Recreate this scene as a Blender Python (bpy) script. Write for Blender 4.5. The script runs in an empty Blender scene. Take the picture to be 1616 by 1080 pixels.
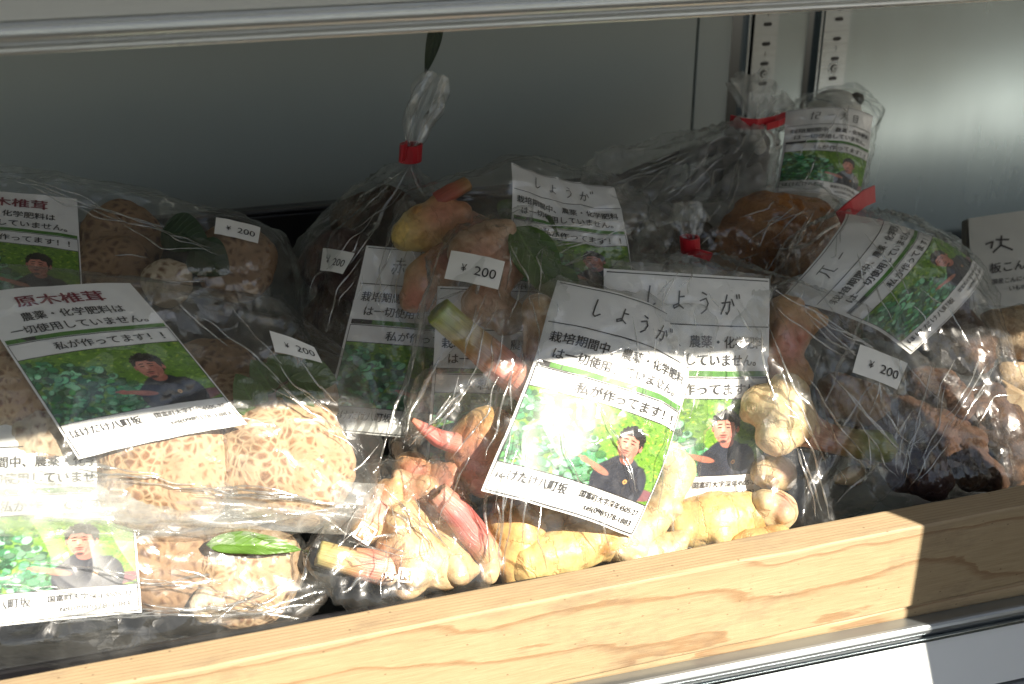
import bpy, bmesh, math, random
import numpy as np
from mathutils import Vector, Matrix, noise
from mathutils.bvhtree import BVHTree

S = bpy.context.scene
COL = S.collection
random.seed(7)
R_ = math.radians

# ------------------------------------------------------------------ camera, sky, sun, exposure
YAW, PITCH, FPX, PW, PH = R_(16), R_(25), 1950.0, 1616.0, 1080.0
CAM = Vector((-0.1046, -0.3649, 0.3433))
FWD = Vector((math.sin(YAW)*math.cos(PITCH), math.cos(YAW)*math.cos(PITCH), -math.sin(PITCH)))
RGT = Vector((math.cos(YAW), -math.sin(YAW), 0))
UPV = RGT.cross(FWD)
cd = bpy.data.cameras.new('camera')
cam = bpy.data.objects.new('camera', cd); COL.objects.link(cam)
cam.matrix_world = Matrix(((RGT.x, UPV.x, -FWD.x, CAM.x), (RGT.y, UPV.y, -FWD.y, CAM.y), (RGT.z, UPV.z, -FWD.z, CAM.z), (0, 0, 0, 1)))
cd.sensor_width = 36; cd.lens = FPX/PW*36
cd.clip_start = 0.02; cd.clip_end = 200
cd.dof.use_dof = True; cd.dof.focus_distance = 0.52; cd.dof.aperture_fstop = 16
S.camera = cam

SUN_EL, SUN_LX, SUN_LY = R_(38), -0.58, 0.82       # light travels towards -X, +Y
W = bpy.data.worlds.new('World'); S.world = W; W.use_nodes = True
wn = W.node_tree.nodes; wl = W.node_tree.links
sky = wn.new('ShaderNodeTexSky'); sky.sky_type = 'NISHITA'; sky.sun_disc = False
sky.sun_elevation = SUN_EL; sky.sun_rotation = math.atan2(-SUN_LX, -SUN_LY)
sky.air_density = 1.0; sky.dust_density = 0.7
bgn = next(n for n in wn if n.type == 'BACKGROUND')
hsv = wn.new('ShaderNodeHueSaturation'); hsv.inputs['Saturation'].default_value = .62; hsv.inputs['Value'].default_value = .64      # the camera's white balance for shade
wl.new(sky.outputs[0], hsv.inputs['Color']); wl.new(hsv.outputs[0], bgn.inputs[0]); bgn.inputs[1].default_value = 0.050
sd = bpy.data.lights.new('sun', 'SUN'); sd.energy = 5.0; sd.angle = R_(0.53); sd.color = (1, .91, .77)
sun = bpy.data.objects.new('sun', sd); COL.objects.link(sun)
ldir = Vector((SUN_LX*math.cos(SUN_EL), SUN_LY*math.cos(SUN_EL), -math.sin(SUN_EL)))
sun.rotation_euler = ldir.to_track_quat('-Z', 'Y').to_euler(); sun.location = (1, -1.5, 1.5)
S.view_settings.view_transform = 'Standard'; S.view_settings.look = 'None'
S.view_settings.exposure = 1.64; S.view_settings.gamma = 1; S.view_settings.use_curve_mapping = False
S.cycles.use_denoising = True
S.cycles.max_bounces = 10; S.cycles.diffuse_bounces = 5; S.cycles.glossy_bounces = 4
S.cycles.transmission_bounces = 6; S.cycles.transparent_max_bounces = 40
S.cycles.caustics_reflective = False; S.cycles.caustics_refractive = False
S.cycles.sample_clamp_indirect = 4

def at(px, py, Y):                                  # a pixel of the photograph on the upright plane at depth Y
    d = FWD + RGT*((px-808)/FPX) + UPV*((540-py)/FPX)
    return CAM + d*((Y-CAM.y)/d.y)
def pxm(Y, px=808, py=600):                         # metres per pixel there
    return (at(px, py, Y)-CAM).dot(FWD)/FPX

# ------------------------------------------------------------------ materials
def lin(r, g, b):
    f = lambda c: c/12.92 if c <= .04045 else ((c+.055)/1.055)**2.4
    return (f(r/255), f(g/255), f(b/255), 1)
class NT:
    def __init__(s, name):
        s.m = bpy.data.materials.new(name); s.m.use_nodes = True
        s.t = s.m.node_tree; s.n = s.t.nodes; s.n.clear()
        s.out = s.n.new('ShaderNodeOutputMaterial')
    def new(s, typ, **kw):
        n = s.n.new('ShaderNode'+typ)
        for k, v in kw.items():
            if k.startswith('_'): setattr(n, k[1:], v)
        return n
    def set(s, sock, v):
        if hasattr(v, 'is_linked') or isinstance(v, bpy.types.NodeSocket): s.t.links.new(v, sock)
        else: sock.default_value = v
    def math(s, op, a, b=0.0, c=0.0, clamp=False):
        n = s.n.new('ShaderNodeMath'); n.operation = op; n.use_clamp = clamp
        s.set(n.inputs[0], a); s.set(n.inputs[1], b); s.set(n.inputs[2], c)
        return n.outputs[0]
    def mix(s, f, a, b, blend='MIX'):
        n = s.n.new('ShaderNodeMix'); n.data_type = 'RGBA'; n.blend_type = blend
        s.set(n.inputs[0], f); s.set(n.inputs[6], a); s.set(n.inputs[7], b)
        return n.outputs[2]
    def ramp(s, f, stops):
        n = s.n.new('ShaderNodeValToRGB'); s.t.links.new(f, n.inputs[0])
        e = n.color_ramp.elements
        while len(e) < len(stops): e.new(.5)
        for i, (p, c) in enumerate(stops):
            e[i].position = p; e[i].color = c if len(c) == 4 else (*c, 1)
        return n.outputs[0]
    def coord(s, scale=(1, 1, 1), kind='Object', loc=(0, 0, 0), rot=(0, 0, 0)):
        tc = s.n.new('ShaderNodeTexCoord'); mp = s.n.new('ShaderNodeMapping')
        mp.inputs['Scale'].default_value = scale; mp.inputs['Location'].default_value = loc; mp.inputs['Rotation'].default_value = rot
        s.t.links.new(tc.outputs[kind], mp.inputs[0]); return mp.outputs[0]
    def noise(s, v, scale, detail=4, rough=.55, dist=0, out=0):
        n = s.n.new('ShaderNodeTexNoise'); s.t.links.new(v, n.inputs['Vector'])
        n.inputs['Scale'].default_value = scale; n.inputs['Detail'].default_value = detail
        n.inputs['Roughness'].default_value = rough; n.inputs['Distortion'].default_value = dist
        return n.outputs[out]
    def voro(s, v, scale, feature='F1', out=0, rnd=1):
        n = s.n.new('ShaderNodeTexVoronoi'); n.feature = feature; s.t.links.new(v, n.inputs['Vector'])
        n.inputs['Scale'].default_value = scale; n.inputs['Randomness'].default_value = rnd
        return n.outputs[out]
    def bump(s, h, strength=.5, dist=.001, normal=None):
        n = s.n.new('ShaderNodeBump'); n.inputs['Strength'].default_value = strength; n.inputs['Distance'].default_value = dist
        s.t.links.new(h, n.inputs['Height'])
        if normal is not None: s.t.links.new(normal, n.inputs['Normal'])
        return n.outputs[0]
    def attr(s, name, out='Color'):
        n = s.n.new('ShaderNodeAttribute'); n.attribute_name = name; return n.outputs[out]
    def bsdf(s, color, rough=.5, metal=0, normal=None, spec=.5, sss=0, coat=0, aniso=0, sheen=0):
        b = s.n.new('ShaderNodeBsdfPrincipled')
        s.set(b.inputs['Base Color'], color); s.set(b.inputs['Roughness'], rough); s.set(b.inputs['Metallic'], metal)
        b.inputs['Specular IOR Level'].default_value = spec
        if sss: 
            b.inputs['Subsurface Weight'].default_value = sss; b.inputs['Subsurface Scale'].default_value = .004
        if coat: b.inputs['Coat Weight'].default_value = coat
        if aniso: b.inputs['Anisotropic'].default_value = aniso
        if normal is not None: s.t.links.new(normal, b.inputs['Normal'])
        s.t.links.new(b.outputs[0], s.out.inputs[0]); return b

M = {}
def plain(name, color, rough=.5, metal=0, spec=.5, vary=.08, nscale=60, bump=0, coat=0):
    t = NT(name); v = t.coord()
    n = t.noise(v, nscale, 5)
    dark = tuple(c*(1-vary*2) for c in color[:3])+(1,)
    c = t.mix(n, dark, tuple(min(1, c*(1+vary)) for c in color[:3])+(1,))
    nm = t.bump(t.noise(v, nscale*4, 3), bump, .0005) if bump else None
    t.bsdf(c, rough, metal, nm, spec, coat=coat); M[name] = t.m; return t.m
plain('paper', (.78, .78, .78), .55, spec=.3, vary=.02, nscale=25)
plain('sticker', (.80, .80, .77), .5, spec=.4, vary=.02, nscale=30)
plain('ink', (.018, .017, .02), .45, vary=.2, nscale=300)
plain('pen', (.06, .06, .065), .5, vary=.2, nscale=300)
plain('ink_red', (.19, .012, .03), .45, vary=.1, nscale=300)
plain('ink_green', (.07, .22, .03), .45, vary=.3, nscale=400)
plain('stamp_blue', (.10, .10, .22), .5, vary=.3, nscale=400)
plain('tape_red', (.46, .012, .022), .38, vary=.06, nscale=90, bump=.3)
plain('black_plastic', (.010, .010, .012), .35, vary=.2, nscale=40, bump=.1)
plain('wrap_white', (.70, .70, .66), .6, vary=.06, nscale=30)
plain('slot_dark', (.010, .010, .010), .6, vary=.1)
plain('white_print', (.85, .85, .85), .4, vary=.02)
plain('stem_wood', (.20, .12, .07), .7, vary=.2, nscale=200, bump=.3)

def film_mat(name, haze, rough, seed, bumpk=.5, f0=.085, facet=1.0):
    t = NT(name); v = t.coord(loc=(seed, seed*.7, 0))
    n1 = t.noise(v, 70, 3, .5, 1.2); r1 = t.math('ABSOLUTE', t.math('SUBTRACT', n1, .5)); r1 = t.math('POWER', t.math('SUBTRACT', 1.0, t.math('MULTIPLY', r1, 3.0), clamp=True), 5.0)
    n2 = t.noise(v, 18, 2, .5, .6); r2 = t.math('ABSOLUTE', t.math('SUBTRACT', n2, .5)); r2 = t.math('POWER', t.math('SUBTRACT', 1.0, t.math('MULTIPLY', r2, 3.0), clamp=True), 7.0)
    h = t.math('ADD', t.math('MULTIPLY', r1, .3), t.math('MULTIPLY', r2, .8))
    nb = t.bump(h, bumpk, .0014)
    wv = t.new('VectorMath'); wv.operation = 'MULTIPLY_ADD'; t.t.links.new(t.noise(v, 30, 3, .6, 0, 1), wv.inputs[0]); wv.inputs[1].default_value = (.016,)*3; t.t.links.new(v, wv.inputs[2])
    acc = nb
    for sc, rot, k in (((55, 150, 60), (.3, .5, .4), .34), ((200, 95, 120), (1.1, .2, .9), .24)):     # the film breaks into flat facets with sharp creases between
        mp = t.new('Mapping'); mp.inputs['Scale'].default_value = sc; mp.inputs['Rotation'].default_value = rot; t.t.links.new(wv.outputs[0], mp.inputs[0])
        cc = t.voro(mp.outputs[0], 1.0, 'F1', 1)
        sb = t.new('VectorMath'); sb.operation = 'SUBTRACT'; t.t.links.new(cc, sb.inputs[0]); sb.inputs[1].default_value = (.5, .5, .5)
        ma = t.new('VectorMath'); ma.operation = 'MULTIPLY_ADD'; t.t.links.new(sb.outputs[0], ma.inputs[0]); ma.inputs[1].default_value = (k*facet,)*3; t.t.links.new(acc, ma.inputs[2]); acc = ma.outputs[0]
    nrm = t.new('VectorMath'); nrm.operation = 'NORMALIZE'; t.t.links.new(acc, nrm.inputs[0]); nm = nrm.outputs[0]
    lw = t.new('LayerWeight'); lw.inputs['Blend'].default_value = .5; t.t.links.new(nm, lw.inputs['Normal'])
    fac = t.math('MULTIPLY_ADD', t.math('POWER', lw.outputs['Facing'], 4.5), .48, f0, clamp=True)
    tr = t.new('BsdfTransparent'); tr.inputs[0].default_value = (.965, .97, .965, 1)
    gl = t.new('MixShader'); gl.inputs[0].default_value = .22
    for k, rg in ((1, rough), (2, .34)):
        g = t.new('BsdfGlossy'); g.inputs['Roughness'].default_value = rg; t.t.links.new(nm, g.inputs['Normal']); t.t.links.new(g.outputs[0], gl.inputs[k])
    df = t.new('BsdfDiffuse'); df.inputs[0].default_value = (.85, .87, .85, 1); t.t.links.new(nm, df.inputs['Normal'])
    tl = t.new('BsdfTranslucent'); tl.inputs[0].default_value = (.85, .87, .85, 1)
    ad = t.new('MixShader'); ad.inputs[0].default_value = .4; t.t.links.new(df.outputs[0], ad.inputs[1]); t.t.links.new(tl.outputs[0], ad.inputs[2])
    m1 = t.new('MixShader'); m1.inputs[0].default_value = haze
    hz = t.math('MULTIPLY_ADD', r2, haze*1.4, haze); t.t.links.new(hz, m1.inputs[0])
    t.t.links.new(tr.outputs[0], m1.inputs[1]); t.t.links.new(ad.outputs[0], m1.inputs[2])
    m2 = t.new('MixShader'); t.t.links.new(fac, m2.inputs[0]); t.t.links.new(m1.outputs[0], m2.inputs[1]); t.t.links.new(gl.outputs[0], m2.inputs[2])
    t.t.links.new(m2.outputs[0], t.out.inputs[0]); M[name] = t.m
film_mat('film', .024, .09, 1.0, .2, .09, 1.0)
film_mat('film_clear', .014, .09, 4.0, .15, .085, 1.1)
film_mat('film_milky', .20, .24, 7.0, .5)
film_mat('film_doubled', .15, .15, 9.0, .25, .13)
film_mat('film_crease', .05, .16, 12.0, .1, .30)

def photo_mat():
    t = NT('photo_print'); t.bsdf(t.attr('Col'), .42, spec=.4); M['photo'] = t.m
photo_mat()

def ginger_mat():
    t = NT('ginger_skin'); v = t.coord()
    base = t.attr('Col'); al = t.attr('along', 'Fac')
    n = t.noise(v, 48, 6, .62, .5)
    blot = t.ramp(n, [(.50, (0, 0, 0)), (.62, (1, 1, 1))])
    c = t.mix(t.math('MULTIPLY', blot, .68), base, t.mix(1.0, base, (.42, .20, .09, 1), 'MULTIPLY'))
    fine = t.noise(v, 420, 4, .6)
    c = t.mix(.35, c, t.ramp(fine, [(.3, (.25, .18, .1)), (.7, (1, 1, 1))]), 'MULTIPLY')
    ring = t.math('ABSOLUTE', t.math('SINE', t.math('ADD', t.math('MULTIPLY', al, 300.0), t.math('MULTIPLY', n, 7.0))))
    rl = t.math('POWER', t.math('SUBTRACT', 1.0, ring, clamp=True), 5.0)
    c = t.mix(t.math('MULTIPLY', rl, .32), c, (.24, .11, .04, 1))
    h = t.math('ADD', t.math('MULTIPLY', rl, -.6), t.math('MULTIPLY', fine, .5))
    t.bsdf(c, .42, normal=t.bump(h, .55, .0009), spec=.45, sss=.12); M['ginger'] = t.m
ginger_mat()
def stem_mat():
    t = NT('stem_skin'); v = t.coord(kind='UV')
    base = t.attr('Col')
    mp = t.new('Mapping'); mp.inputs['Scale'].default_value = (60, 1.5, 1); t.t.links.new(v, mp.inputs[0])
    f = t.noise(mp.outputs[0], 1.0, 3, .6)
    c = t.mix(.75, base, t.ramp(f, [(.32, (.45, .38, .32)), (.62, (1, 1, 1))]), 'MULTIPLY')
    t.bsdf(c, .38, normal=t.bump(f, .5, .0008), spec=.5, sss=.1); M['stem'] = t.m
stem_mat()
def shroom_mat(name, cream, brown, cover, scale):
    t = NT(name); v = t.coord()
    wob = t.noise(v, 60, 3, .5, 0, 1)
    vv = t.new('VectorMath'); vv.operation = 'MULTIPLY_ADD'; t.t.links.new(wob, vv.inputs[0]); vv.inputs[1].default_value = (.012,)*3; t.t.links.new(v, vv.inputs[2])
    d = t.voro(vv.outputs[0], scale, 'DISTANCE_TO_EDGE'); rid = t.voro(vv.outputs[0], scale, 'F1', 1)
    thr = t.math('MULTIPLY_ADD', t.math('SUBTRACT', t.noise(v, 42, 4, .6), .5), .8, cover)
    patch = t.math('MULTIPLY', t.math('SUBTRACT', d, thr), 3.8, clamp=True)
    hair = t.noise(v, 420, 5, .75, .8); big = t.noise(v, 38, 4, .6)
    cr = t.mix(t.math('MULTIPLY', hair, .7), cream, tuple(c*.45 for c in cream[:3])+(1,))
    cr = t.mix(t.ramp(big, [(.48, (0, 0, 0)), (.68, (.5, .5, .5))]), cr, tuple(c*1.9 for c in brown[:3])+(1,))
    br = t.mix(t.math('MULTIPLY', rid, .6), brown, tuple(min(1, c*1.8) for c in brown[:3])+(1,))
    br = t.mix(t.ramp(hair, [(.45, (0, 0, 0)), (.7, (1, 1, 1))]), br, tuple(min(1, c*2.2) for c in brown[:3])+(1,))
    c = t.mix(patch, cr, br)
    h = t.math('ADD', t.math('MULTIPLY', patch, .6), t.math('MULTIPLY', hair, .5))
    t.bsdf(c, .78, normal=t.bump(h, .45, .0009), spec=.2); M[name] = t.m
shroom_mat('cap_cracked', (.50, .36, .225, 1), (.135, .072, .038, 1), .09, 290)
shroom_mat('cap_pale', (.62, .52, .38, 1), (.12, .065, .034, 1), .14, 210)
shroom_mat('cap_brown', (.34, .22, .13, 1), (.075, .04, .024, 1), .12, 210)
def tuber_mat(name, dark, light, purple):
    t = NT(name); v = t.coord(); al = t.attr('along', 'Fac')
    n = t.noise(v, 45, 6, .65, .5); f = t.noise(t.coord((1, 1, 1)), 330, 4, .7, 1.5)
    c = t.ramp(n, [(.3, dark), (.52, purple), (.72, light)])
    ring = t.math('ABSOLUTE', t.math('SINE', t.math('ADD', t.math('MULTIPLY', al, 420.0), t.math('MULTIPLY', n, 5.0))))
    c = t.mix(t.math('MULTIPLY', t.math('POWER', t.math('SUBTRACT', 1.0, ring, clamp=True), 3.0), .55), c, dark+(1,))
    c = t.mix(.6, c, t.ramp(f, [(.35, (.25, .2, .16)), (.7, (1.0, 1.0, 1.0))]), 'MULTIPLY')
    t.bsdf(c, .72, normal=t.bump(t.math('ADD', n, t.math('MULTIPLY', f, .6)), .9, .0016), spec=.22); M[name] = t.m
tuber_mat('taro_skin', (.022, .012, .007), (.25, .135, .068), (.075, .038, .022))
tuber_mat('taro_red', (.03, .009, .008), (.18, .09, .055), (.075, .028, .024))
tuber_mat('carrot_skin', (.16, .06, .022), (.60, .31, .12), (.47, .20, .065))
tuber_mat('root_dark', (.02, .014, .010), (.12, .085, .055), (.05, .035, .022))
tuber_mat('radish_skin', (.55, .54, .48), (.72, .72, .68), (.68, .68, .62))
tuber_mat('cap_beige', (.30, .19, .11), (.66, .54, .38), (.52, .38, .23))
def leaf_mat(name, c1, c2):
    t = NT(name); v = t.coord()
    n = t.noise(v, 120, 4); c = t.mix(n, c1, c2)
    uv = t.new('TexCoord'); sp = t.new('SeparateXYZ'); t.t.links.new(uv.outputs['UV'], sp.inputs[0])
    mid = t.math('ABSOLUTE', t.math('SUBTRACT', sp.outputs[0], .5))
    ribs = t.math('ABSOLUTE', t.math('SINE', t.math('MULTIPLY', t.math('SUBTRACT', sp.outputs[1], t.math('MULTIPLY', mid, .5)), 26.0)))
    rl = t.math('ADD', t.math('POWER', t.math('SUBTRACT', 1.0, ribs, clamp=True), 6.0), t.math('LESS_THAN', mid, .02))
    c = t.mix(t.math('MULTIPLY', rl, .28, clamp=True), c, tuple(min(1, x*2.2) for x in c2[:3])+(1,))
    t.bsdf(c, .42, normal=t.bump(rl, .4, .0006), spec=.45); M[name] = t.m
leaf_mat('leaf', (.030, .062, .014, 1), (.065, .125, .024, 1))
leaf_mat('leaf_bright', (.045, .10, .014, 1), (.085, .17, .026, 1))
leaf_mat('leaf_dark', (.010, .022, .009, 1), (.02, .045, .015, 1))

def wood_mat():
    t = NT('cedar_wood'); v = t.coord()
    sp = t.new('SeparateXYZ'); t.t.links.new(v, sp.inputs[0]); x, y, z = sp.outputs
    lw = t.noise(t.coord((5.5, 12, 26)), 1.0, 3, .5, .3)
    mw = t.noise(t.coord((26, 90, 150)), 1.0, 4, .6, .4)
    zc = t.math('SUBTRACT', z, -.004)
    s = t.math('ADD', y, t.math('MULTIPLY', t.math('MULTIPLY', zc, zc), 1.5))
    s = t.math('ADD', s, t.math('MULTIPLY', x, -.022))
    s = t.math('ADD', s, t.math('MULTIPLY', lw, .0068)); s = t.math('ADD', s, t.math('MULTIPLY', mw, .0010))
    ph = t.math('FRACT', t.math('DIVIDE', s, .0017))
    late = t.ramp(ph, [(0, (0, 0, 0)), (.74, (.10, .10, .10)), (.91, (1, 1, 1)), (.96, (.8, .8, .8)), (1, (0, 0, 0))])
    fib = t.noise(t.coord((60, 900, 1400)), 1.0, 5, .7)
    pat = t.noise(t.coord((14, 20, 40), loc=(3, 1, 0)), 1.0, 5, .65)
    c = t.mix(pat, (.355, .27, .155, 1), (.455, .355, .22, 1))
    c = t.mix(t.math('MULTIPLY', late, .55), c, (.20, .090, .036, 1))
    c = t.mix(.5, c, t.ramp(fib, [(.25, (.5, .42, .34)), (.7, (1, 1, 1))]), 'MULTIPLY')
    dirt = t.ramp(t.noise(t.coord((28, 60, 60), loc=(1, 5, 2)), 1.0, 6, .7), [(.54, (0, 0, 0)), (.74, (1, 1, 1))])
    c = t.mix(t.math('MULTIPLY', dirt, .5), c, (.15, .11, .08, 1))
    edge = t.ramp(t.math('ADD', z, t.math('MULTIPLY', lw, .03)), [(.0, (0, 0, 0)), (.052, (0, 0, 0)), (.064, (1, 1, 1))])
    c = t.mix(t.math('MULTIPLY', edge, .5), c, (.22, .17, .12, 1))
    speck = t.ramp(t.voro(t.coord((150, 150, 240)), 1.0), [(.05, (1, 1, 1)), (.10, (0, 0, 0))])
    c = t.mix(t.math('MULTIPLY', speck, .5), c, (.07, .035, .02, 1))
    top_tint = t.math('MULTIPLY', t.math('GREATER_THAN', t.math('ADD', z, t.math('MULTIPLY', mw, .0012)), .0488), .45)  # darker, browner tint above a set height
    c = t.mix(top_tint, c, t.mix(1.0, c, (.62, .50, .34, 1), 'MULTIPLY'))
    h = t.math('ADD', t.math('MULTIPLY', fib, .7), t.math('MULTIPLY', late, .35))
    t.bsdf(c, .62, normal=t.bump(h, .35, .0006), spec=.3); M['wood'] = t.m
wood_mat()
def metal_mat(name, col, rough, stretch, metal=1.0, k=.12):
    t = NT(name); v = t.coord(stretch)
    n = t.noise(v, 1.0, 5, .65); g = t.noise(t.coord(), 9, 4, .6)
    c = t.mix(t.math('MULTIPLY', n, .35), col, tuple(x*.72 for x in col[:3])+(1,))
    r = t.math('ADD', t.math('MULTIPLY_ADD', n, k, rough-k/2), t.math('MULTIPLY', t.math('SUBTRACT', g, .5), .12))
    t.bsdf(c, r, metal, t.bump(n, .12, .0006)); M[name] = t.m
metal_mat('steel', (.27, .325, .34, 1), .26, (90, 90, 3), .85, .08)
metal_mat('aluminium', (.34, .39, .42, 1), .24, (4, 700, 700))
metal_mat('painted_panel', (.40, .45, .44, 1), .42, (11, 11, 1.2), 0.0, .10)
metal_mat('grey_panel', (.60, .60, .565, 1), .4, (6, 500, 500), 0.0, .06)
metal_mat('bead_metal', (.80, .80, .77, 1), .28, (4, 700, 700), .6)
metal_mat('lip_metal', (.36, .39, .41, 1), .34, (4, 700, 700), .8)
plain('white_plastic', (.78, .80, .80), .25, vary=.02, nscale=15)
plain('shelf_plate', (.70, .71, .70), .35, vary=.05, nscale=30)

# ------------------------------------------------------------------ object helpers
def setp(o, label=None, cat=None, group=None, kind=None):
    for k, v in (('label', label), ('category', cat), ('group', group), ('kind', kind)):
        if v: o[k] = v
    return o
def thing(name, origin, label, cat, group=None):
    o = bpy.data.objects.new(name, None); o.empty_display_size = .02; o.location = origin; COL.objects.link(o)
    return setp(o, label, cat, group)
def link_mesh(name, me, mats, parent=None, smooth=True):
    """me is in world coordinates; the object gets a sensible origin and the parent's space"""
    n = len(me.vertices); co = np.empty(n*3); me.vertices.foreach_get('co', co); co = co.reshape(-1, 3)
    org = np.array(parent_world(parent)) if parent else np.array(((co[:, 0].min()+co[:, 0].max())/2, (co[:, 1].min()+co[:, 1].max())/2, co[:, 2].min()))
    me.vertices.foreach_set('co', (co-org).ravel())
    for m in mats: me.materials.append(M[m])
    if smooth: me.polygons.foreach_set('use_smooth', [True]*len(me.polygons))
    me.update()
    o = bpy.data.objects.new(name, me); COL.objects.link(o)
    if parent: o.parent = parent
    else: o.location = org
    return o
def parent_world(p):
    v = Vector((0, 0, 0))
    while p is not None: v = v+p.location; p = p.parent
    return v
def mesh_from(name, verts, faces, mi=None):
    me = bpy.data.meshes.new(name); me.from_pydata([tuple(v) for v in verts], [], faces)
    if mi: me.polygons.foreach_set('material_index', mi)
    return me
def bm_mesh(name, bm):
    me = bpy.data.meshes.new(name); bm.to_mesh(me); bm.free(); return me
def add_box(bm, lo, hi, bev=0.0, seg=2):
    c = [(a+b)/2 for a, b in zip(lo, hi)]; s = [b-a for a, b in zip(lo, hi)]
    r = bmesh.ops.create_cube(bm, size=1.0, matrix=Matrix.Translation(c) @ Matrix.Diagonal((*s, 1)))
    if bev:
        es = list({e for v in r['verts'] for e in v.link_edges})
        bmesh.ops.bevel(bm, geom=es, offset=bev, segments=seg, affect='EDGES', profile=.5)
def box(name, lo, hi, mat, parent=None, bev=.0006, smooth=False):
    bm = bmesh.new(); add_box(bm, lo, hi, bev); return link_mesh(name, bm_mesh(name, bm), [mat], parent, smooth)
def extrude_profile(name, prof, x0, x1, mat, parent=None, smooth=True):
    """closed (y, z) profile swept along X"""
    n = len(prof); vs = [(x0, y, z) for y, z in prof]+[(x1, y, z) for y, z in prof]
    fs = [(i, (i+1) % n, n+(i+1) % n, n+i) for i in range(n)]+[tuple(range(n))[::-1], tuple(range(n, 2*n))]
    return link_mesh(name, mesh_from(name, vs, fs), [mat], parent, smooth)
def evaluate(me, mods):
    o = bpy.data.objects.new('build', me); COL.objects.link(o)
    for typ, kw in mods:
        m = o.modifiers.new('m', typ)
        for k, v in kw.items(): setattr(m, k, v)
    dg = bpy.context.evaluated_depsgraph_get(); dg.update()
    r = bpy.data.meshes.new_from_object(o.evaluated_get(dg))
    bpy.data.objects.remove(o); bpy.data.meshes.remove(me)
    return r
def verts_world(o):
    w = parent_world(o.parent) if o.parent else o.location
    return [v.co+w for v in o.data.vertices]

# ------------------------------------------------------------------ lettering
_tc = {}
def text2d(body, bold=0.0):
    """triangles of a line of lettering, x from 0, 1 unit = the em; returns verts, faces, width"""
    k = (body, bold)
    if k in _tc: return _tc[k]
    cu = bpy.data.curves.new('t', 'FONT'); cu.body = body; cu.size = 1; cu.resolution_u = 3
    o = bpy.data.objects.new('t', cu); COL.objects.link(o)
    dg = bpy.context.evaluated_depsgraph_get(); dg.update()
    me = bpy.data.meshes.new_from_object(o.evaluated_get(dg))
    vs = [(v.co.x, v.co.y) for v in me.vertices]; fs = [tuple(p.vertices) for p in me.polygons]
    bpy.data.objects.remove(o); bpy.data.meshes.remove(me); bpy.data.curves.remove(cu)
    x0 = min(v[0] for v in vs); x1 = max(v[0] for v in vs)
    out, fo = [], []
    for q, (dx, dy) in enumerate(((0, 0), (bold*1.5, 0), (0, bold*1.2), (-bold*1.5, -bold*.6)) if bold else ((0, 0),)):   # heavier strokes: the glyph laid down again a hair aside
        n0 = len(out); out += [(x-x0+dx, y+dy, q) for x, y in vs]; fo += [tuple(i+n0 for i in f) for f in fs]
    r = (out, fo, x1-x0); _tc[k] = r; return r
def strokes2d(lines, w):
    vs, fs = [], []
    for ln in lines:
        for (x0, y0), (x1, y1) in zip(ln[:-1], ln[1:]):
            dx, dy = x1-x0, y1-y0; L = math.hypot(dx, dy) or 1; nx, ny = -dy/L*w/2, dx/L*w/2; ex, ey = dx/L*w*.3, dy/L*w*.3
            b = len(vs); vs += [(x0+nx-ex, y0+ny-ey), (x0-nx-ex, y0-ny-ey), (x1-nx+ex, y1-ny+ey), (x1+nx+ex, y1+ny+ey)]; fs.append((b, b+1, b+2, b+3))
    return vs, fs
HAND = {  # handwriting as pen strokes in a unit box
 'shi': [[(.35, 1), (.33, .5), (.36, .12), (.5, .02), (.75, .2)]],
 'yo': [[(.55, .9), (.55, .2), (.3, .08), (.25, .2), (.5, .3), (.85, .1)], [(.55, .62), (.85, .66)]],
 'u': [[(.35, .95), (.62, .85)], [(.25, .55), (.6, .68), (.75, .45), (.65, .15), (.4, -.05)]],
 'ga': [[(.1, .55), (.65, .62), (.62, .2), (.48, .02), (.4, .12)], [(.42, .95), (.3, .45), (.08, .02)], [(.75, .75), (.92, .45)], [(1.05, .98), (1.1, .8)], [(1.22, 1.0), (1.27, .82)]],
 'aka': [[(.2, .8), (.8, .84)], [(.5, 1), (.5, .58)], [(.05, .56), (.95, .6)], [(.38, .56), (.36, .25), (.2, .0)], [(.62, .57), (.6, .08), (.5, .14)], [(.15, .36), (.08, .16)], [(.82, .38), (.95, .18)]],
 'me': [[(.15, .9), (.2, 0)], [(.15, .9), (.8, .92), (.78, 0), (.2, 0)], [(.2, .6), (.78, .62)], [(.2, .3), (.78, .32)]],
 'sato': [[(.1, .92), (.9, .95)], [(.35, .92), (.3, .4), (.1, 0)], [(.65, .94), (.66, .1), (.95, .05)]],
 'dai': [[(.1, .65), (.9, .7)], [(.5, 1), (.45, .5), (.1, 0)], [(.5, .55), (.9, .02)]],
 'kon': [[(.2, 1), (.2, 0)], [(.02, .7), (.4, .72)], [(.5, .9), (.9, .9), (.88, .5), (.5, .5)], [(.55, .5), (.55, .05), (.9, .0)]],
 'dash': [[(.2, .5), (.85, .56)]],
}
def srgb(a): 
    a = np.asarray(a, float)/255; return np.where(a <= .04045, a/12.92, ((a+.055)/1.055)**2.4)
NU, NV = 210, 118
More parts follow.
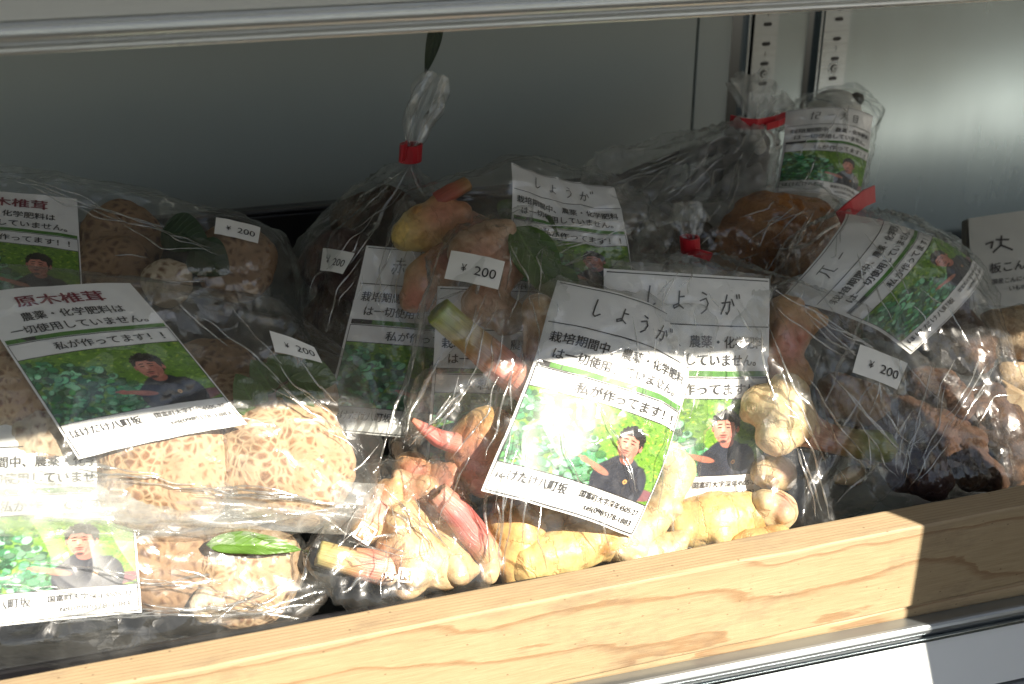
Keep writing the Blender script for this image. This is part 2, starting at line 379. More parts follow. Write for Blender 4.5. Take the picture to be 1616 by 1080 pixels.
def paint_photo():
    """the printed picture: a man in a dark shirt beside leafy crops, painted as flat ink colours on a grid"""
    rng = np.random.RandomState(3)
    u = np.linspace(0, 1, NU+1)[None, :].repeat(NV+1, 0); v = np.linspace(0, 1, NV+1)[:, None].repeat(NU+1, 1)
    X = u*68; Yv = v*38
    img = np.zeros((NV+1, NU+1, 3)); img[:] = (96, 138, 44)
    def ell(cx, cy, rx, ry, ang, col, soft=.25, a=1.0):
        c, s = math.cos(ang), math.sin(ang); dx, dy = X-cx, Yv-cy
        d = ((dx*c+dy*s)/rx)**2+((-dx*s+dy*c)/ry)**2
        m = np.clip((1-d)/soft, 0, 1)[..., None]*a; img[:] = img*(1-m)+np.array(col)*m
    for i in range(900):                                            # grass and yellow flowers
        x, y = rng.uniform(0, 68), rng.uniform(0, 38); t = rng.uniform(0, 1)
        col = [(66, 112, 30), (120, 165, 52), (150, 185, 66), (48, 88, 26), (172, 188, 60)][rng.choice(5, p=[.3, .28, .17, .17, .08])]
        ell(x, y, rng.uniform(.4, 1.6), rng.uniform(.25, .7), rng.uniform(-.9, .9), col, .6, .75)
    for i in range(420):                                            # leafy crop, lower left
        x = rng.uniform(-2, 44); top = 36-max(0, x-6)*.42-max(0, x-30)*1.0
        y = rng.uniform(-2, max(2, top)); k = rng.uniform(.55, 1.25)
        base = np.array([(70, 140, 98), (96, 165, 118), (46, 108, 70), (130, 190, 150), (60, 128, 62)][rng.randint(5)])*k
        r = rng.uniform(1.1, 2.6); an = rng.uniform(-1, 1)
        ell(x+.35, y-.4, r*1.06, r*.8, an, (22, 58, 36), .5, .8); ell(x, y, r, r*.72, an, np.clip(base, 0, 235), .3)
        ell(x, y+.1, r*.8, r*.07, an, np.clip(base*1.25, 0, 240), .6, .7)
    ell(62, 3, 9, 3.2, .25, (120, 78, 84), .3)                      # brown earth, lower right
    shirt = (40, 43, 54)
    ell(49.5, 5, 11, 13.5, 0, shirt, .12); ell(45, 3, 8, 11, .3, shirt, .12); ell(55, 4, 8.5, 12, -.25, shirt, .12)
    for i in range(26): ell(rng.uniform(42, 60), rng.uniform(0, 15), rng.uniform(1, 4), .4, rng.uniform(.3, 1.4), rng.choice([30, 56])*np.array([1, 1.04, 1.25]), .8, .6)
    skin = (196, 128, 112)
    ell(39.5, 8.3, 5.5, 1.7, -.25, (168, 104, 86), .3); ell(35.5, 9.6, 5, 1.3, -.2, (186, 116, 96), .35); ell(31.5, 10.6, 2.2, 1.4, -.3, (190, 112, 94), .25); ell(29.5, 11.2, 1.4, .5, -.1, (180, 104, 88), .4)
    ell(49.4, 16.6, 3.4, 3.0, 0, (168, 102, 88), .2)                 # neck
    ell(48.6, 25.2, 6.6, 7.2, .08, (26, 23, 25), .12)              # hair
    for i in range(40):
        an = rng.uniform(.2, 2.9); ell(48.6+6.2*math.cos(an), 25.6+6.6*math.sin(an), .9, .5, an, (24, 21, 23), .4)
    ell(54.0, 23.0, .9, 1.8, .1, (186, 112, 98), .3); ell(42.7, 23.4, .6, 1.5, -.1, (176, 104, 92), .3)
    ell(48.1, 22.6, 5.1, 6.7, .06, skin, .10)                       # face
    ell(46.2, 23.6, 2.6, 4.2, .1, (222, 160, 142), .9, .7); ell(51.6, 21, 1.7, 4.4, .1, (158, 96, 84), .9, .6)
    ell(46.9, 29.2, 4.6, 1.9, .10, (24, 21, 23), .3); ell(51.0, 28.9, 2.6, 2.4, -.5, (26, 22, 24), .3); ell(53.1, 26, .9, 3.2, .1, (26, 22, 24), .3); ell(43.4, 27.2, .7, 2.6, -.15, (28, 24, 25), .3)
    for sx in (-2.0, 1.85):
        ell(47.7+sx, 24.0, 1.15, .42, -.05*sx, (52, 30, 30), .5); ell(47.7+sx, 25.5, 1.5, .36, -.08*sx, (36, 26, 26), .5); ell(47.7+sx, 22.9, 1.2, .4, 0, (172, 104, 92), .9, .5)
    ell(47.4, 21.6, 1.1, .5, 0, (150, 84, 74), .7); ell(47.1, 22.8, .5, 1.5, 0, (234, 178, 160), .9, .8)
    ell(47.4, 20.2, 2.1, .5, 0, (72, 44, 42), .7, .85); ell(47.4, 19.1, 1.8, .5, 0, (172, 84, 82), .5); ell(47.4, 19.2, 1.3, .2, 0, (110, 50, 52), .5)
    ell(47.6, 17.0, 2.0, 1.1, 0, (58, 38, 38), .8, .9); ell(45.4, 18.6, .5, 1.4, .2, (120, 76, 70), .9, .5); ell(49.9, 18.6, .5, 1.4, -.2, (110, 70, 64), .9, .5)
    ell(53.0, 6.5, 1.0, 1.2, -.1, (196, 150, 92), .2); ell(53.0, 6.5, .5, .6, .5, (130, 70, 50), .3)
    img += rng.normal(0, 5, img.shape[:2])[..., None]
    return np.clip(srgb(np.clip(img, 0, 255)), 0, 1)
PHOTO = paint_photo()

class Patch:
    """a sheet of paper hung between four corners (TL, TR, BR, BL), bowed and slightly crumpled"""
    def __init__(s, TL, TR, BR, BL, bu=0.0, bv=0.0, crumple=.0006, seed=0.0, twist=0.0, curl=0.0):
        s.twist, s.curl = twist, curl
        s.c = [Vector(p) for p in (TL, TR, BR, BL)]; s.bu, s.bv, s.cr, s.seed = bu, bv, crumple, seed
        n = (s.c[1]-s.c[3]).cross(s.c[0]-s.c[2]).normalized()
        if n.dot(CAM-s.c[0]) < 0: n = -n
        s.n = n
    def __call__(s, u, v, off=0.0):
        TL, TR, BR, BL = s.c
        p = (BL*(1-u)+BR*u)*(1-v)+(TL*(1-u)+TR*u)*v
        b = s.bu*4*u*(1-u)+s.bv*4*v*(1-v)
        b += s.twist*(u-.5)*(v-.5)*4+s.curl*max(0, u+v-1.25)**2
        cr = s.cr*(noise.noise((u*2.6+s.seed, v*2.9, s.seed))+.4*(1-abs(noise.noise((u*4+v*3+s.seed, v*2-u, 3.1)))*3))
        return p+s.n*(b+cr+off)
LW, LH = 70.0, 95.0
def sheet(patch, nu, nv, off=0.0, u0=0, u1=1, v0=0, v1=1):
    vs = [patch(u0+(u1-u0)*i/nu, v0+(v1-v0)*j/nv, off) for j in range(nv+1) for i in range(nu+1)]
    fs = [(j*(nu+1)+i, j*(nu+1)+i+1, (j+1)*(nu+1)+i+1, (j+1)*(nu+1)+i) for j in range(nv) for i in range(nu)]
    return vs, fs
def build_sheet_obj(name, parent, patch, w, h, items, base_mat='paper', nu=60, nv=80):
    """items: (verts2d in mm, faces, material)"""
    mats = [base_mat]; vs, fs = sheet(patch, nu, nv); mi = [0]*len(fs)
    for V2, F2, m in items:
        if m not in mats: mats.append(m)
        b = len(vs); vs += [patch(p[0]/w, p[1]/h, .00042+.00003*(p[2] if len(p) > 2 else 0)) for p in V2]
        fs += [tuple(b+i for i in f) for f in F2]; mi += [mats.index(m)]*len(F2)
    return link_mesh(name, mesh_from(name, vs, fs, mi), mats, parent)
def T(body, x, y, size, width=None, mat='ink', bold=.012, align='L', sx=1.0):
    vs, fs, w = text2d(body, bold); k = size; kx = (width/w) if width else size*sx
    x0 = x-(w*kx/2 if align == 'C' else (w*kx if align == 'R' else 0))
    return ([(x0+a*kx, y+b*k, q) for a, b, q in vs], fs, mat)
def rect(x0, y0, x1, y1, mat, n=14):
    vs, fs = [], []
    for i in range(n+1):
        x = x0+(x1-x0)*i/n; vs += [(x, y0), (x, y1)]
        if i: fs.append((2*i-2, 2*i, 2*i+1, 2*i-1))
    return (vs, fs, mat)
def vrect(x0, y0, x1, y1, mat, n=10):
    vs, fs = [], []
    for i in range(n+1):
        y = y0+(y1-y0)*i/n; vs += [(x0, y), (x1, y)]
        if i: fs.append((2*i-2, 2*i-1, 2*i+1, 2*i))
    return (vs, fs, mat)
def hand(keys, x, y, h, step, slant=.0, w=.6):
    out = []
    for i, k in enumerate(keys):
        V2, F2 = strokes2d([[(x+i*step+(a+b*slant)*h*.8, y+b*h-i*h*.06) for a, b in ln] for ln in HAND[k]], w)
        out.append((V2, F2, 'pen'))
    return out
def produce_label(parent, patch, kind, handkeys=(), name='paper_label'):
    it = []
    if kind == 'mushroom':
        ph0, ph1 = .18*LH, .555*LH
        it += [T('原木椎茸', 16, .875*LH, 7.6, mat='ink_red', bold=.016, sx=1.28)]
        it += [T('農薬・化学肥料は', 14, .785*LH, 5.4, width=44, bold=.012), T('一切使用していません。', 6, .705*LH, 5.4, width=58, bold=.012)]
        it += [rect(1.2, .658*LH, 69, .683*LH, 'ink_green'), rect(1.2, .658*LH, 14, .681*LH, 'ink')]
        it += [T('私が作ってます！！', 19, .582*LH, 5.0, width=46, bold=.012)]
        box_top, bt, ty = .65*LH, .10*LH, .115*LH
        it += [T('ほけだけ八町坂', 3, .105*LH, 4.6, width=29), T('国富町大字深年4505-27', 38, .118*LH, 2.9, width=29), T('tel(0985)78-1883', 42, .068*LH, 2.9, width=25)]
    else:
        ph0, ph1 = .135*LH, .47*LH
        it += [rect(1, .783*LH, 69.3, .788*LH, 'ink'), rect(1, .986*LH, 69.3, .990*LH, 'ink')]
        it += hand(handkeys, 14, .85*LH, 8.5, 10.5, .12)
        it += [T('栽培期間中、農薬・化学肥料', 3, .695*LH, 5.3, width=64, bold=.013), T('は一切使用していません。', 6, .618*LH, 5.3, width=57, bold=.013)]
        it += [rect(1.2, .568*LH, 69, .592*LH, 'ink_green'), rect(1.2, .567*LH, 14, .592*LH, 'ink')]
        it += [T('私が作ってます！！', 19, .492*LH, 5.2, width=47, bold=.013)]
        box_top = .56*LH
        it += [T('ほけだけ八町坂', 3, .072*LH, 4.6, width=28), T('国富町大字深年4505-27', 37, .082*LH, 2.9, width=30), T('tel(0985)78-1883', 41, .036*LH, 2.9, width=25)]
        it += [rect(1, .008*LH, 69.3, .012*LH, 'ink')]
    it += [rect(1, box_top, 69.3, box_top+.35, 'ink'), rect(1, ph1-.1, 69.3, ph1+.3, 'ink'), rect(1, ph0-.35, 69.3, ph0+.02, 'ink')]
    it += [vrect(1, .01*LH, 1.3, box_top, 'ink'), vrect(69, .01*LH, 69.3, box_top, 'ink')]
    o = build_sheet_obj(name, parent, patch, LW, LH, it)
    vs, fs = sheet(patch, NU, NV, .00022, 1.2/LW, 69.1/LW, ph0/LH, ph1/LH)
    me = mesh_from('photo_print', vs, fs)
    a = me.color_attributes.new('Col', 'FLOAT_COLOR', 'POINT')
    a.data.foreach_set('color', np.concatenate([PHOTO.reshape(-1, 3), np.ones(((NU+1)*(NV+1), 1))], 1).astype('f').ravel())
    p = link_mesh('photo_print', me, ['photo'], o)
    return o, [patch(u/4, v/4, .0012) for u in range(5) for v in range(5)]

# ------------------------------------------------------------------ clear film
def film(parent, pts, neck=None, mat='film', voxel=.0018, off=.0010, amp=.0022, seed=0.0, smooth=4, name='film', creases=95, fold=1.35, grain=None):
    bm = bmesh.new()
    for p in pts: bm.verts.new(p)
    r = bmesh.ops.convex_hull(bm, input=bm.verts[:])
    bmesh.ops.delete(bm, geom=[v for v in bm.verts if not v.link_faces], context='VERTS')
    me = bm_mesh('hull', bm)
    me = evaluate(me, [('REMESH', dict(mode='VOXEL', voxel_size=voxel)), ('SMOOTH', dict(factor=.5, iterations=smooth))])
    n = len(me.vertices); co = np.empty(n*3); me.vertices.foreach_get('co', co); co = co.reshape(-1, 3)
    no = np.array([tuple(v.normal) for v in me.vertices])
    d = np.empty(n); sd_ = seed*3.7
    for i in range(n):
        x, y, z = co[i]
        warp = noise.noise((x*22+sd_, y*22, z*22))*.35
        a = noise.noise((x*24+sd_+warp, y*24+warp, z*24)); b = noise.noise((x*52+sd_, y*52+5+warp, z*52))
        k = (max(0, 1-abs(a)*3.2)**3)*.75+(max(0, 1-abs(b)*3.0)**3)*.30
        k = k*.42+.75*noise.noise((x*14+sd_, y*14, z*14+9))
        if neck is not None:
            qx, qy, qz = x-neck[0], y-neck[1], z-neck[2]; L = math.sqrt(qx*qx+qy*qy+qz*qz)+1e-6
            g = noise.noise((qx/L*9+sd_, qy/L*9+L*5, qz/L*9)); g2 = noise.noise((qx/L*19+sd_, qy/L*19+L*8, qz/L*19+4))
            k += (max(0, 1-abs(g)*3.0)**2*1.1+max(0, 1-abs(g2)*3)**2*.5)*max(.15, 1-L/.10)*min(1, L/.02)
        d[i] = off+amp*k
    rng = np.random.RandomState(int(seed*10)+1)
    for i in range(creases):                                        # long sharp folds, most of them running to the neck
        j = rng.randint(n); p0 = co[j]; n0 = no[j]; t = rng.normal(size=3)
        if neck is not None and rng.rand() < .6: t = np.array(neck)-p0+rng.normal(size=3)*.012
        elif grain is not None and rng.rand() < .7: t = np.array(grain)+rng.normal(size=3)*.18
        t = t-n0*t.dot(n0); t /= np.linalg.norm(t)+1e-9; m = np.cross(n0, t)
        q = co-p0; l = q@t; s = q@m+rng.uniform(-5, 5)*l*l*.5; hgt = q@n0
        wd = rng.uniform(.0022, .0060)*(1.9 if i % 5 == 0 else 1); ln = rng.uniform(.012, .070)
        d += rng.uniform(.0004, .0016)*(1.8 if i % 5 == 0 else 1)*rng.choice([1, 1, -.8])*fold*np.clip(1-np.abs(s)/wd, 0, 1)*np.exp(-(l/ln)**2-(hgt/.012)**2)
    me.vertices.foreach_set('co', (co+no*d[:, None]).ravel())
    return link_mesh(name, me, [mat], parent)
def film_fold(parent, pts, r=.0012, name='film_fold', mat='film_crease'):
    """a rolled crease of film standing up along a line of points"""
    P_ = [Vector(p) for p in pts]; path = []
    for i in range(len(P_)-1):
        for j in range(10): path.append(P_[i].lerp(P_[i+1], j/10))
    path.append(P_[-1])
    for k in range(5): path = [path[0]]+[(path[i-1]+path[i]*2+path[i+1])/4 for i in range(1, len(path)-1)]+[path[-1]]
    n = len(path); vs, fs = [], []
    rr = [r*1.05*(.06+.94*math.sin(math.pi*min(1, max(0, i/(n-1))))**.8)*(1+.5*noise.noise((i*.23, r*900, path[0].x*50))) for i in range(n)]
    path = [p+Vector((noise.noise((i*.2, p.x*30, 1)), noise.noise((i*.2, p.x*30, 5)), noise.noise((i*.2, p.x*30, 9))))*.0016+Vector((noise.noise((i*.055, p.x*9, 1)), 0, noise.noise((i*.055, p.x*9, 9))))*.005 for i, p in enumerate(path)]
    tube(vs, fs, path, rr, 10)
    return link_mesh(name, mesh_from(name, vs, fs), [mat], parent)
def surface_folds(parent, film_obj, lines, r=.0006, mat='film_crease', name='film_creases', seed=0):
    """thin raised creases lying on a bag's own film along rough lines (pixel polylines dropped onto that film)"""
    w = parent_world(film_obj.parent); me = film_obj.data; rnd = random.Random(seed)
    bvh = BVHTree.FromPolygons([v.co+w for v in me.vertices], [tuple(p.vertices) for p in me.polygons]); vs, fs = [], []
    for ln in lines:
        path = []; ph = rnd.uniform(0, 99); L = sum(math.dist(a, c) for a, c in zip(ln[:-1], ln[1:])); n = max(6, int(L/7))
        for i in range(n+1):
            t = i/n*(len(ln)-1); k = min(len(ln)-2, int(t)); t -= k
            x = ln[k][0]*(1-t)+ln[k+1][0]*t+7*noise.noise((i*.16+ph, 1, 0)); y = ln[k][1]*(1-t)+ln[k+1][1]*t+7*noise.noise((i*.16+ph, 5, 0))
            d = (FWD+RGT*((x-808)/FPX)+UPV*((540-y)/FPX)).normalized(); h = bvh.ray_cast(CAM, d)
            if h[0] is not None and (not path or (h[0]-path[-1]).length < .012): path.append(h[0]+(h[1] if h[1].dot(d) < 0 else -h[1])*.0001)
        if len(path) < 5: continue
        m = len(path); rr = [r*rnd.uniform(.7, 1.2)*(.05+max(0, math.sin(math.pi*i/(m-1)))**.7)*(.75+.6*noise.noise((i*.35+ph, 2, 2))) for i in range(m)]
        tube(vs, fs, path, rr, 8)
    if vs: link_mesh(name, mesh_from(name, vs, fs), [mat], parent)
def fan(apex, targets, n, seed, spread=18, cover=(.1, 1)):
    rnd = random.Random(seed); out = []
    for i in range(n):
        k = rnd.randrange(len(targets)-1); t = rnd.random(); e = [targets[k][j]*(1-t)+targets[k+1][j]*t for j in (0, 1)]
        a = [apex[0]+rnd.gauss(0, spread), apex[1]+rnd.gauss(0, spread*.6)]; s0 = rnd.uniform(cover[0], .75); s1 = min(1.0, s0+rnd.uniform(.15, .55))
        mid = [(a[j]+e[j])/2+rnd.gauss(0, 7) for j in (0, 1)]
        out.append([[a[j]+(e[j]-a[j])*s0 for j in (0, 1)], [a[j]+(e[j]-a[j])*(s0+s1)/2+(mid[j]-(a[j]+e[j])/2) for j in (0, 1)], [a[j]+(e[j]-a[j])*s1 for j in (0, 1)]])
    return out
def film_sheet(parent, c, seed=0, wav=.002, nu=60, nv=14, mat='film_doubled', name='film_flap'):
    pa = Patch(*c, bu=.001, bv=.004, crumple=.0016, seed=seed); vs, fs = [], []
    for j in range(nv+1):
        for i in range(nu+1):
            u, v = i/nu, j/nv
            vs.append(pa(u, v, wav*(noise.noise((u*3+seed, v*5+u*2, 1))+.4*max(0, 1-abs(noise.noise((u*5+seed, v*9-u*6, 7)))*4))))
    fs = [(j*(nu+1)+i, j*(nu+1)+i+1, (j+1)*(nu+1)+i+1, (j+1)*(nu+1)+i) for j in range(nv) for i in range(nu)]
    return link_mesh(name, mesh_from(name, vs, fs), [mat], parent)
def plume(parent, base, tip, w, seed=0, mat='film_milky', name='gathered_neck', pleats=7):
    """the pleated free end of a bag above its tie"""
    base, tip = Vector(base), Vector(tip); ax = (tip-base); L = ax.length; ax.normalize()
    e1 = ax.cross(Vector((0, 1, 0)) if abs(ax.y) < .9 else Vector((1, 0, 0))).normalized(); e2 = ax.cross(e1)
    rnd = random.Random(seed); nt, na = 26, 90; vs, fs = [], []
    for j in range(nt+1):
        t = j/nt; r0 = w*(.10+.9*t**.7) if t < .55 else w*(.10+.9*.55**.7)*(1-.35*(t-.55)/.45)
        for i in range(na):
            a = i/na*2*math.pi
            r = r0*(1+.30*math.sin(pleats*a+seed+t*3.2)+.16*math.sin((pleats*2+3)*a-t*5)+.55*noise.noise((math.cos(a)*3+seed, math.sin(a)*3, t*3)))
            hgt = t*L*(1-.14*abs(noise.noise((math.cos(a)*2.5, math.sin(a)*2.5+seed, 1)))*t)
            bend = e1*(math.sin(t*2.4+seed)*.05*L*t)
            vs.append(base+ax*hgt+e1*(r*math.cos(a))+e2*(r*.45*math.sin(a))+bend)
    for j in range(nt):
        for i in range(na): fs.append((j*na+i, j*na+(i+1) % na, (j+1)*na+(i+1) % na, (j+1)*na+i))
    return link_mesh(name, mesh_from(name, vs, fs), [mat], parent)
def ribbon(parent, pts, width, up, thick=.0009, mat='tape_red', name='red_tie'):
    """a strip of tape through pts, broad side along `up`"""
    pts = [Vector(p) for p in pts]; up = Vector(up).normalized(); vs, fs = [], []
    for i, p in enumerate(pts):
        t = (pts[min(i+1, len(pts)-1)]-pts[max(i-1, 0)]).normalized(); b = (up-t*up.dot(t)).normalized(); n = t.cross(b)
        for sx, sy in ((-1, -1), (1, -1), (1, 1), (-1, 1)): vs.append(p+b*(sx*width/2)+n*(sy*thick/2))
    for i in range(len(pts)-1):
        for k in range(4): fs.append((4*i+k, 4*i+(k+1) % 4, 4*i+4+(k+1) % 4, 4*i+4+k))
    fs += [(3, 2, 1, 0), tuple(4*(len(pts)-1)+k for k in range(4))]
    return link_mesh(name, mesh_from(name, vs, fs), [mat], parent, False)
def sticker(parent, film_obj, corners, text='¥ 200', name='price_sticker'):
    """a price sticker pressed on the film: corners are found on the film itself, then bent with it"""
    w = parent_world(film_obj.parent) if film_obj.parent else film_obj.location
    me = film_obj.data; bvh = BVHTree.FromPolygons([v.co+w for v in me.vertices], [tuple(p.vertices) for p in me.polygons])
    c3 = []
    for px, py in corners:
        d = (FWD+RGT*((px-808)/FPX)+UPV*((540-py)/FPX)).normalized()
        h = bvh.ray_cast(CAM, d); c3.append((h[0], d))
    good = [h for h, d in c3 if h is not None]
    zc = sum((h-CAM).length for h in good)/max(1, len(good)) if good else .55
    p3 = [(h if h is not None and abs((h-CAM).length-zc) < .02 else CAM+d*zc) for h, d in c3]
    pa = Patch(*p3, bu=.0006, crumple=.0003, seed=corners[0][0]*.01)
    lift = 0
    for i in range(7):
        for j in range(5):
            q = pa(i/6, j/4); d = (q-CAM).normalized(); h = bvh.ray_cast(CAM, d)
            if h[0] is not None: lift = max(lift, min(.004, (q-CAM).length-(h[0]-CAM).length))
    for c in pa.c: c += (CAM-c).normalized()*(lift+.0006)
    it = [T(text[0], 6.3, 4.4, 5.2, bold=.0, sx=.85), T(text[2:], 12.5, 3.9, 6.4, width=10, bold=.0)]
    return build_sheet_obj(name, parent, pa, 25, 14, it, 'sticker', 14, 8)

# ------------------------------------------------------------------ produce
def set_attr(me, name, arr, color=False):
    if color:
        a = me.color_attributes.new(name, 'FLOAT_COLOR', 'POINT')
        a.data.foreach_set('color', np.concatenate([arr, np.ones((len(arr), 1))], 1).astype('f').ravel())
    else:
        a = me.attributes.new(name, 'FLOAT', 'POINT'); a.data.foreach_set('value', np.asarray(arr, 'f'))
def spheres(chain):
    """chain of (Vector, r) -> densely interpolated spheres with running length"""
    out, L = [], 0.0
    for (a, ra), (b, rb) in zip(chain[:-1], chain[1:]):
        seg = (b-a).length; n = max(2, int(seg/(min(ra, rb)*.35)))
        for i in range(n): out.append((a.lerp(b, i/n), ra+(rb-ra)*i/n, L+seg*i/n))
        L += seg
    out.append((chain[-1][0], chain[-1][1], L)); return out
def px_chain(pts):
    return [(at(x, y, Y), r*pxm(Y, x, y)) for x, y, Y, r in pts]
def blob(chains, voxel=.0016, rough=.0012, rscale=70, seed=0.0, smooth=4, nodes=.0003):
    bm = bmesh.new(); sp = []
    for ch in chains:
        ss = spheres(ch) if len(ch) > 1 else [(ch[0][0], ch[0][1], 0.0)]
        sp += ss
        for p, r, L in ss:
            bmesh.ops.create_icosphere(bm, subdivisions=2, radius=r, matrix=Matrix.Translation(p))
    me = evaluate(bm_mesh('b', bm), [('REMESH', dict(mode='VOXEL', voxel_size=voxel)), ('SMOOTH', dict(factor=.5, iterations=smooth))])
    n = len(me.vertices); co = np.empty(n*3); me.vertices.foreach_get('co', co); co = co.reshape(-1, 3)
    no = np.array([tuple(v.normal) for v in me.vertices])
    P = np.array([tuple(s[0]) for s in sp]); Rr = np.array([s[1] for s in sp]); LL = np.array([s[2] for s in sp])
    D = np.linalg.norm(co[:, None, :]-P[None], axis=2)-Rr[None]; k = D.argmin(1); along = LL[k]
    dd = np.array([noise.noise((c[0]*rscale+seed, c[1]*rscale, c[2]*rscale))*.7+noise.noise((c[0]*rscale*3+seed, c[1]*rscale*3, c[2]*rscale*3))*.3 for c in co])
    ridge = np.clip(1-np.abs(np.sin(along*300.0+dd*3.0))*2.2, 0, 1)
    co2 = co+no*(dd*rough+ridge*nodes)[:, None]; me.vertices.foreach_set('co', co2.ravel())
    return me, co2, along, k, len(sp)
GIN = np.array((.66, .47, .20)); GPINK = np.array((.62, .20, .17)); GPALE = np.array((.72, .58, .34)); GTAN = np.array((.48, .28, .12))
def ginger(label, chains, stems=(), base=GIN, pink=None, group='ginger roots in the clear bags', seed=0.0, pinkr=.014, name='ginger_root', extra=None):
    """chains: lists of (px, py, Y, r px); pink: list of (px,py,Y) points around which the skin blushes"""
    ch = [px_chain(c) for c in chains]; rnd = random.Random(int(seed*1000)+len(label))
    for c in list(ch):
        for i, (p, r) in enumerate(c):
            if r < .004: continue
            for q in range(1 if i % 2 else 2):
                dr = Vector((rnd.gauss(0, 1), rnd.gauss(-.5, .7), rnd.gauss(.1, 1))).normalized()
                ch.append([(p+dr*r*.4, r*rnd.uniform(.6, .75)), (p+dr*r*rnd.uniform(.65, .95), r*rnd.uniform(.42, .55))])
    me, co, al, k, n = blob(ch, seed=seed, rough=.0012, voxel=.0013, smooth=4)
    col = np.repeat(base[None], len(co), 0)
    nz = np.array([noise.noise((c[0]*40+seed, c[1]*40, c[2]*40)) for c in co])
    w = np.clip(nz*1.1+.1, 0, 1)[:, None]*.6; col = col*(1-w)+GTAN*w
    for p in (pink or []):
        q = np.array(at(*p)); w = np.exp(-(np.linalg.norm(co-q, axis=1)/pinkr)**2)[:, None]*.9; col = col*(1-w)+GPINK*w
    set_attr(me, 'Col', col, True); set_attr(me, 'along', al)
    if not stems:
        o = setp(link_mesh(name, me, ['ginger']), label, 'ginger', group); return o, [Vector(c) for c in co[::9]]
    th = thing(name, Vector(((co[:, 0].min()+co[:, 0].max())/2, (co[:, 1].min()+co[:, 1].max())/2, co[:, 2].min())), label, 'ginger', group)
    link_mesh('root_body', me, ['ginger'], th); pts = [Vector(c) for c in co[::9]]
    for st in stems: pts += stem(th, *st)
    return th, pts
def stem(parent, pts, cols, name='stem', cut=True):
    """tapered leafy stem stump with a cut end; pts (px,py,Y,r px), cols one colour per point"""
    ch = px_chain(pts); na, sub = 22, 10; vs, fs, cc, uv = [], [], [], []
    path = []
    for i in range(len(ch)-1):
        for j in range(sub):
            t = j/sub; path.append((ch[i][0].lerp(ch[i+1][0], t), ch[i][1]*(1-t)+ch[i+1][1]*t, np.array(cols[i])*(1-t)+np.array(cols[i+1])*t))
    path.append((ch[-1][0], ch[-1][1], np.array(cols[-1])))
    for i in range(3):                                              # smooth the bend
        path = [path[0]]+[((path[k-1][0]+path[k][0]*2+path[k+1][0])/4, path[k][1], path[k][2]) for k in range(1, len(path)-1)]+[path[-1]]
    n = len(path)
    for i, (p, r, c) in enumerate(path):
        t = (path[min(i+1, n-1)][0]-path[max(i-1, 0)][0]).normalized(); e1 = t.cross(Vector((0, .3, 1))).normalized(); e2 = t.cross(e1)
        for a in range(na):
            an = a/na*2*math.pi; rr = r*(1+.05*math.sin(3*an+i*.05)+.09*noise.noise((math.cos(an)*2.2, math.sin(an)*2.2, i*.12+pts[0][0])))
            if i == n-1 and cut: jag = noise.noise((an*1.7, pts[0][1], 0))*r*.18
            else: jag = 0
            vs.append(p+e1*math.cos(an)*rr+e2*math.sin(an)*rr*.85+t*jag); cc.append(c); uv.append((a/na, i/n))
    for i in range(n-1):
        for a in range(na): fs.append((i*na+a, i*na+(a+1) % na, (i+1)*na+(a+1) % na, (i+1)*na+a))
    # layered cut end: inner rings sunk a little
    p, r, c = path[-1]; t = (path[-1][0]-path[-2][0]).normalized(); prev = [(n-1)*na+a for a in range(na)]
    for kx, dz in ((.82, -.10), (.74, .06), (.45, -.12), (.38, .02), (.05, -.05)):
        b = len(vs)
        for a in range(na):
            o = vs[(n-1)*na+a]-p; vs.append(p+o*kx+t*(dz*r)); cc.append(c*.55+np.array((.40, .34, .14))*.55*(kx)); uv.append((a/na, 1))
        for a in range(na): fs.append((prev[a], prev[(a+1) % na], b+(a+1) % na, b+a))
        prev = [b+a for a in range(na)]
    fs.append(tuple(prev))
    me = mesh_from(name, vs, fs); set_attr(me, 'Col', np.clip(np.array(cc), 0, 1), True)
    ul = me.uv_layers.new(name='UVMap'); ul.data.foreach_set('uv', np.array([uv[l.vertex_index] for l in me.loops]).ravel())
    link_mesh(name, me, ['stem'], parent); return [Vector(v) for v in vs[::7]]
def tuber(label, chain, mat, cat, group, name, rough=.002, rscale=60, seed=0.0, chains=None):
    me, co, al, k, n = blob([px_chain(c) for c in (chains or [chain])], rough=rough, rscale=rscale, seed=seed)
    set_attr(me, 'along', al)
    return setp(link_mesh(name, me, [mat]), label, cat, group), [Vector(c) for c in co[::9]]
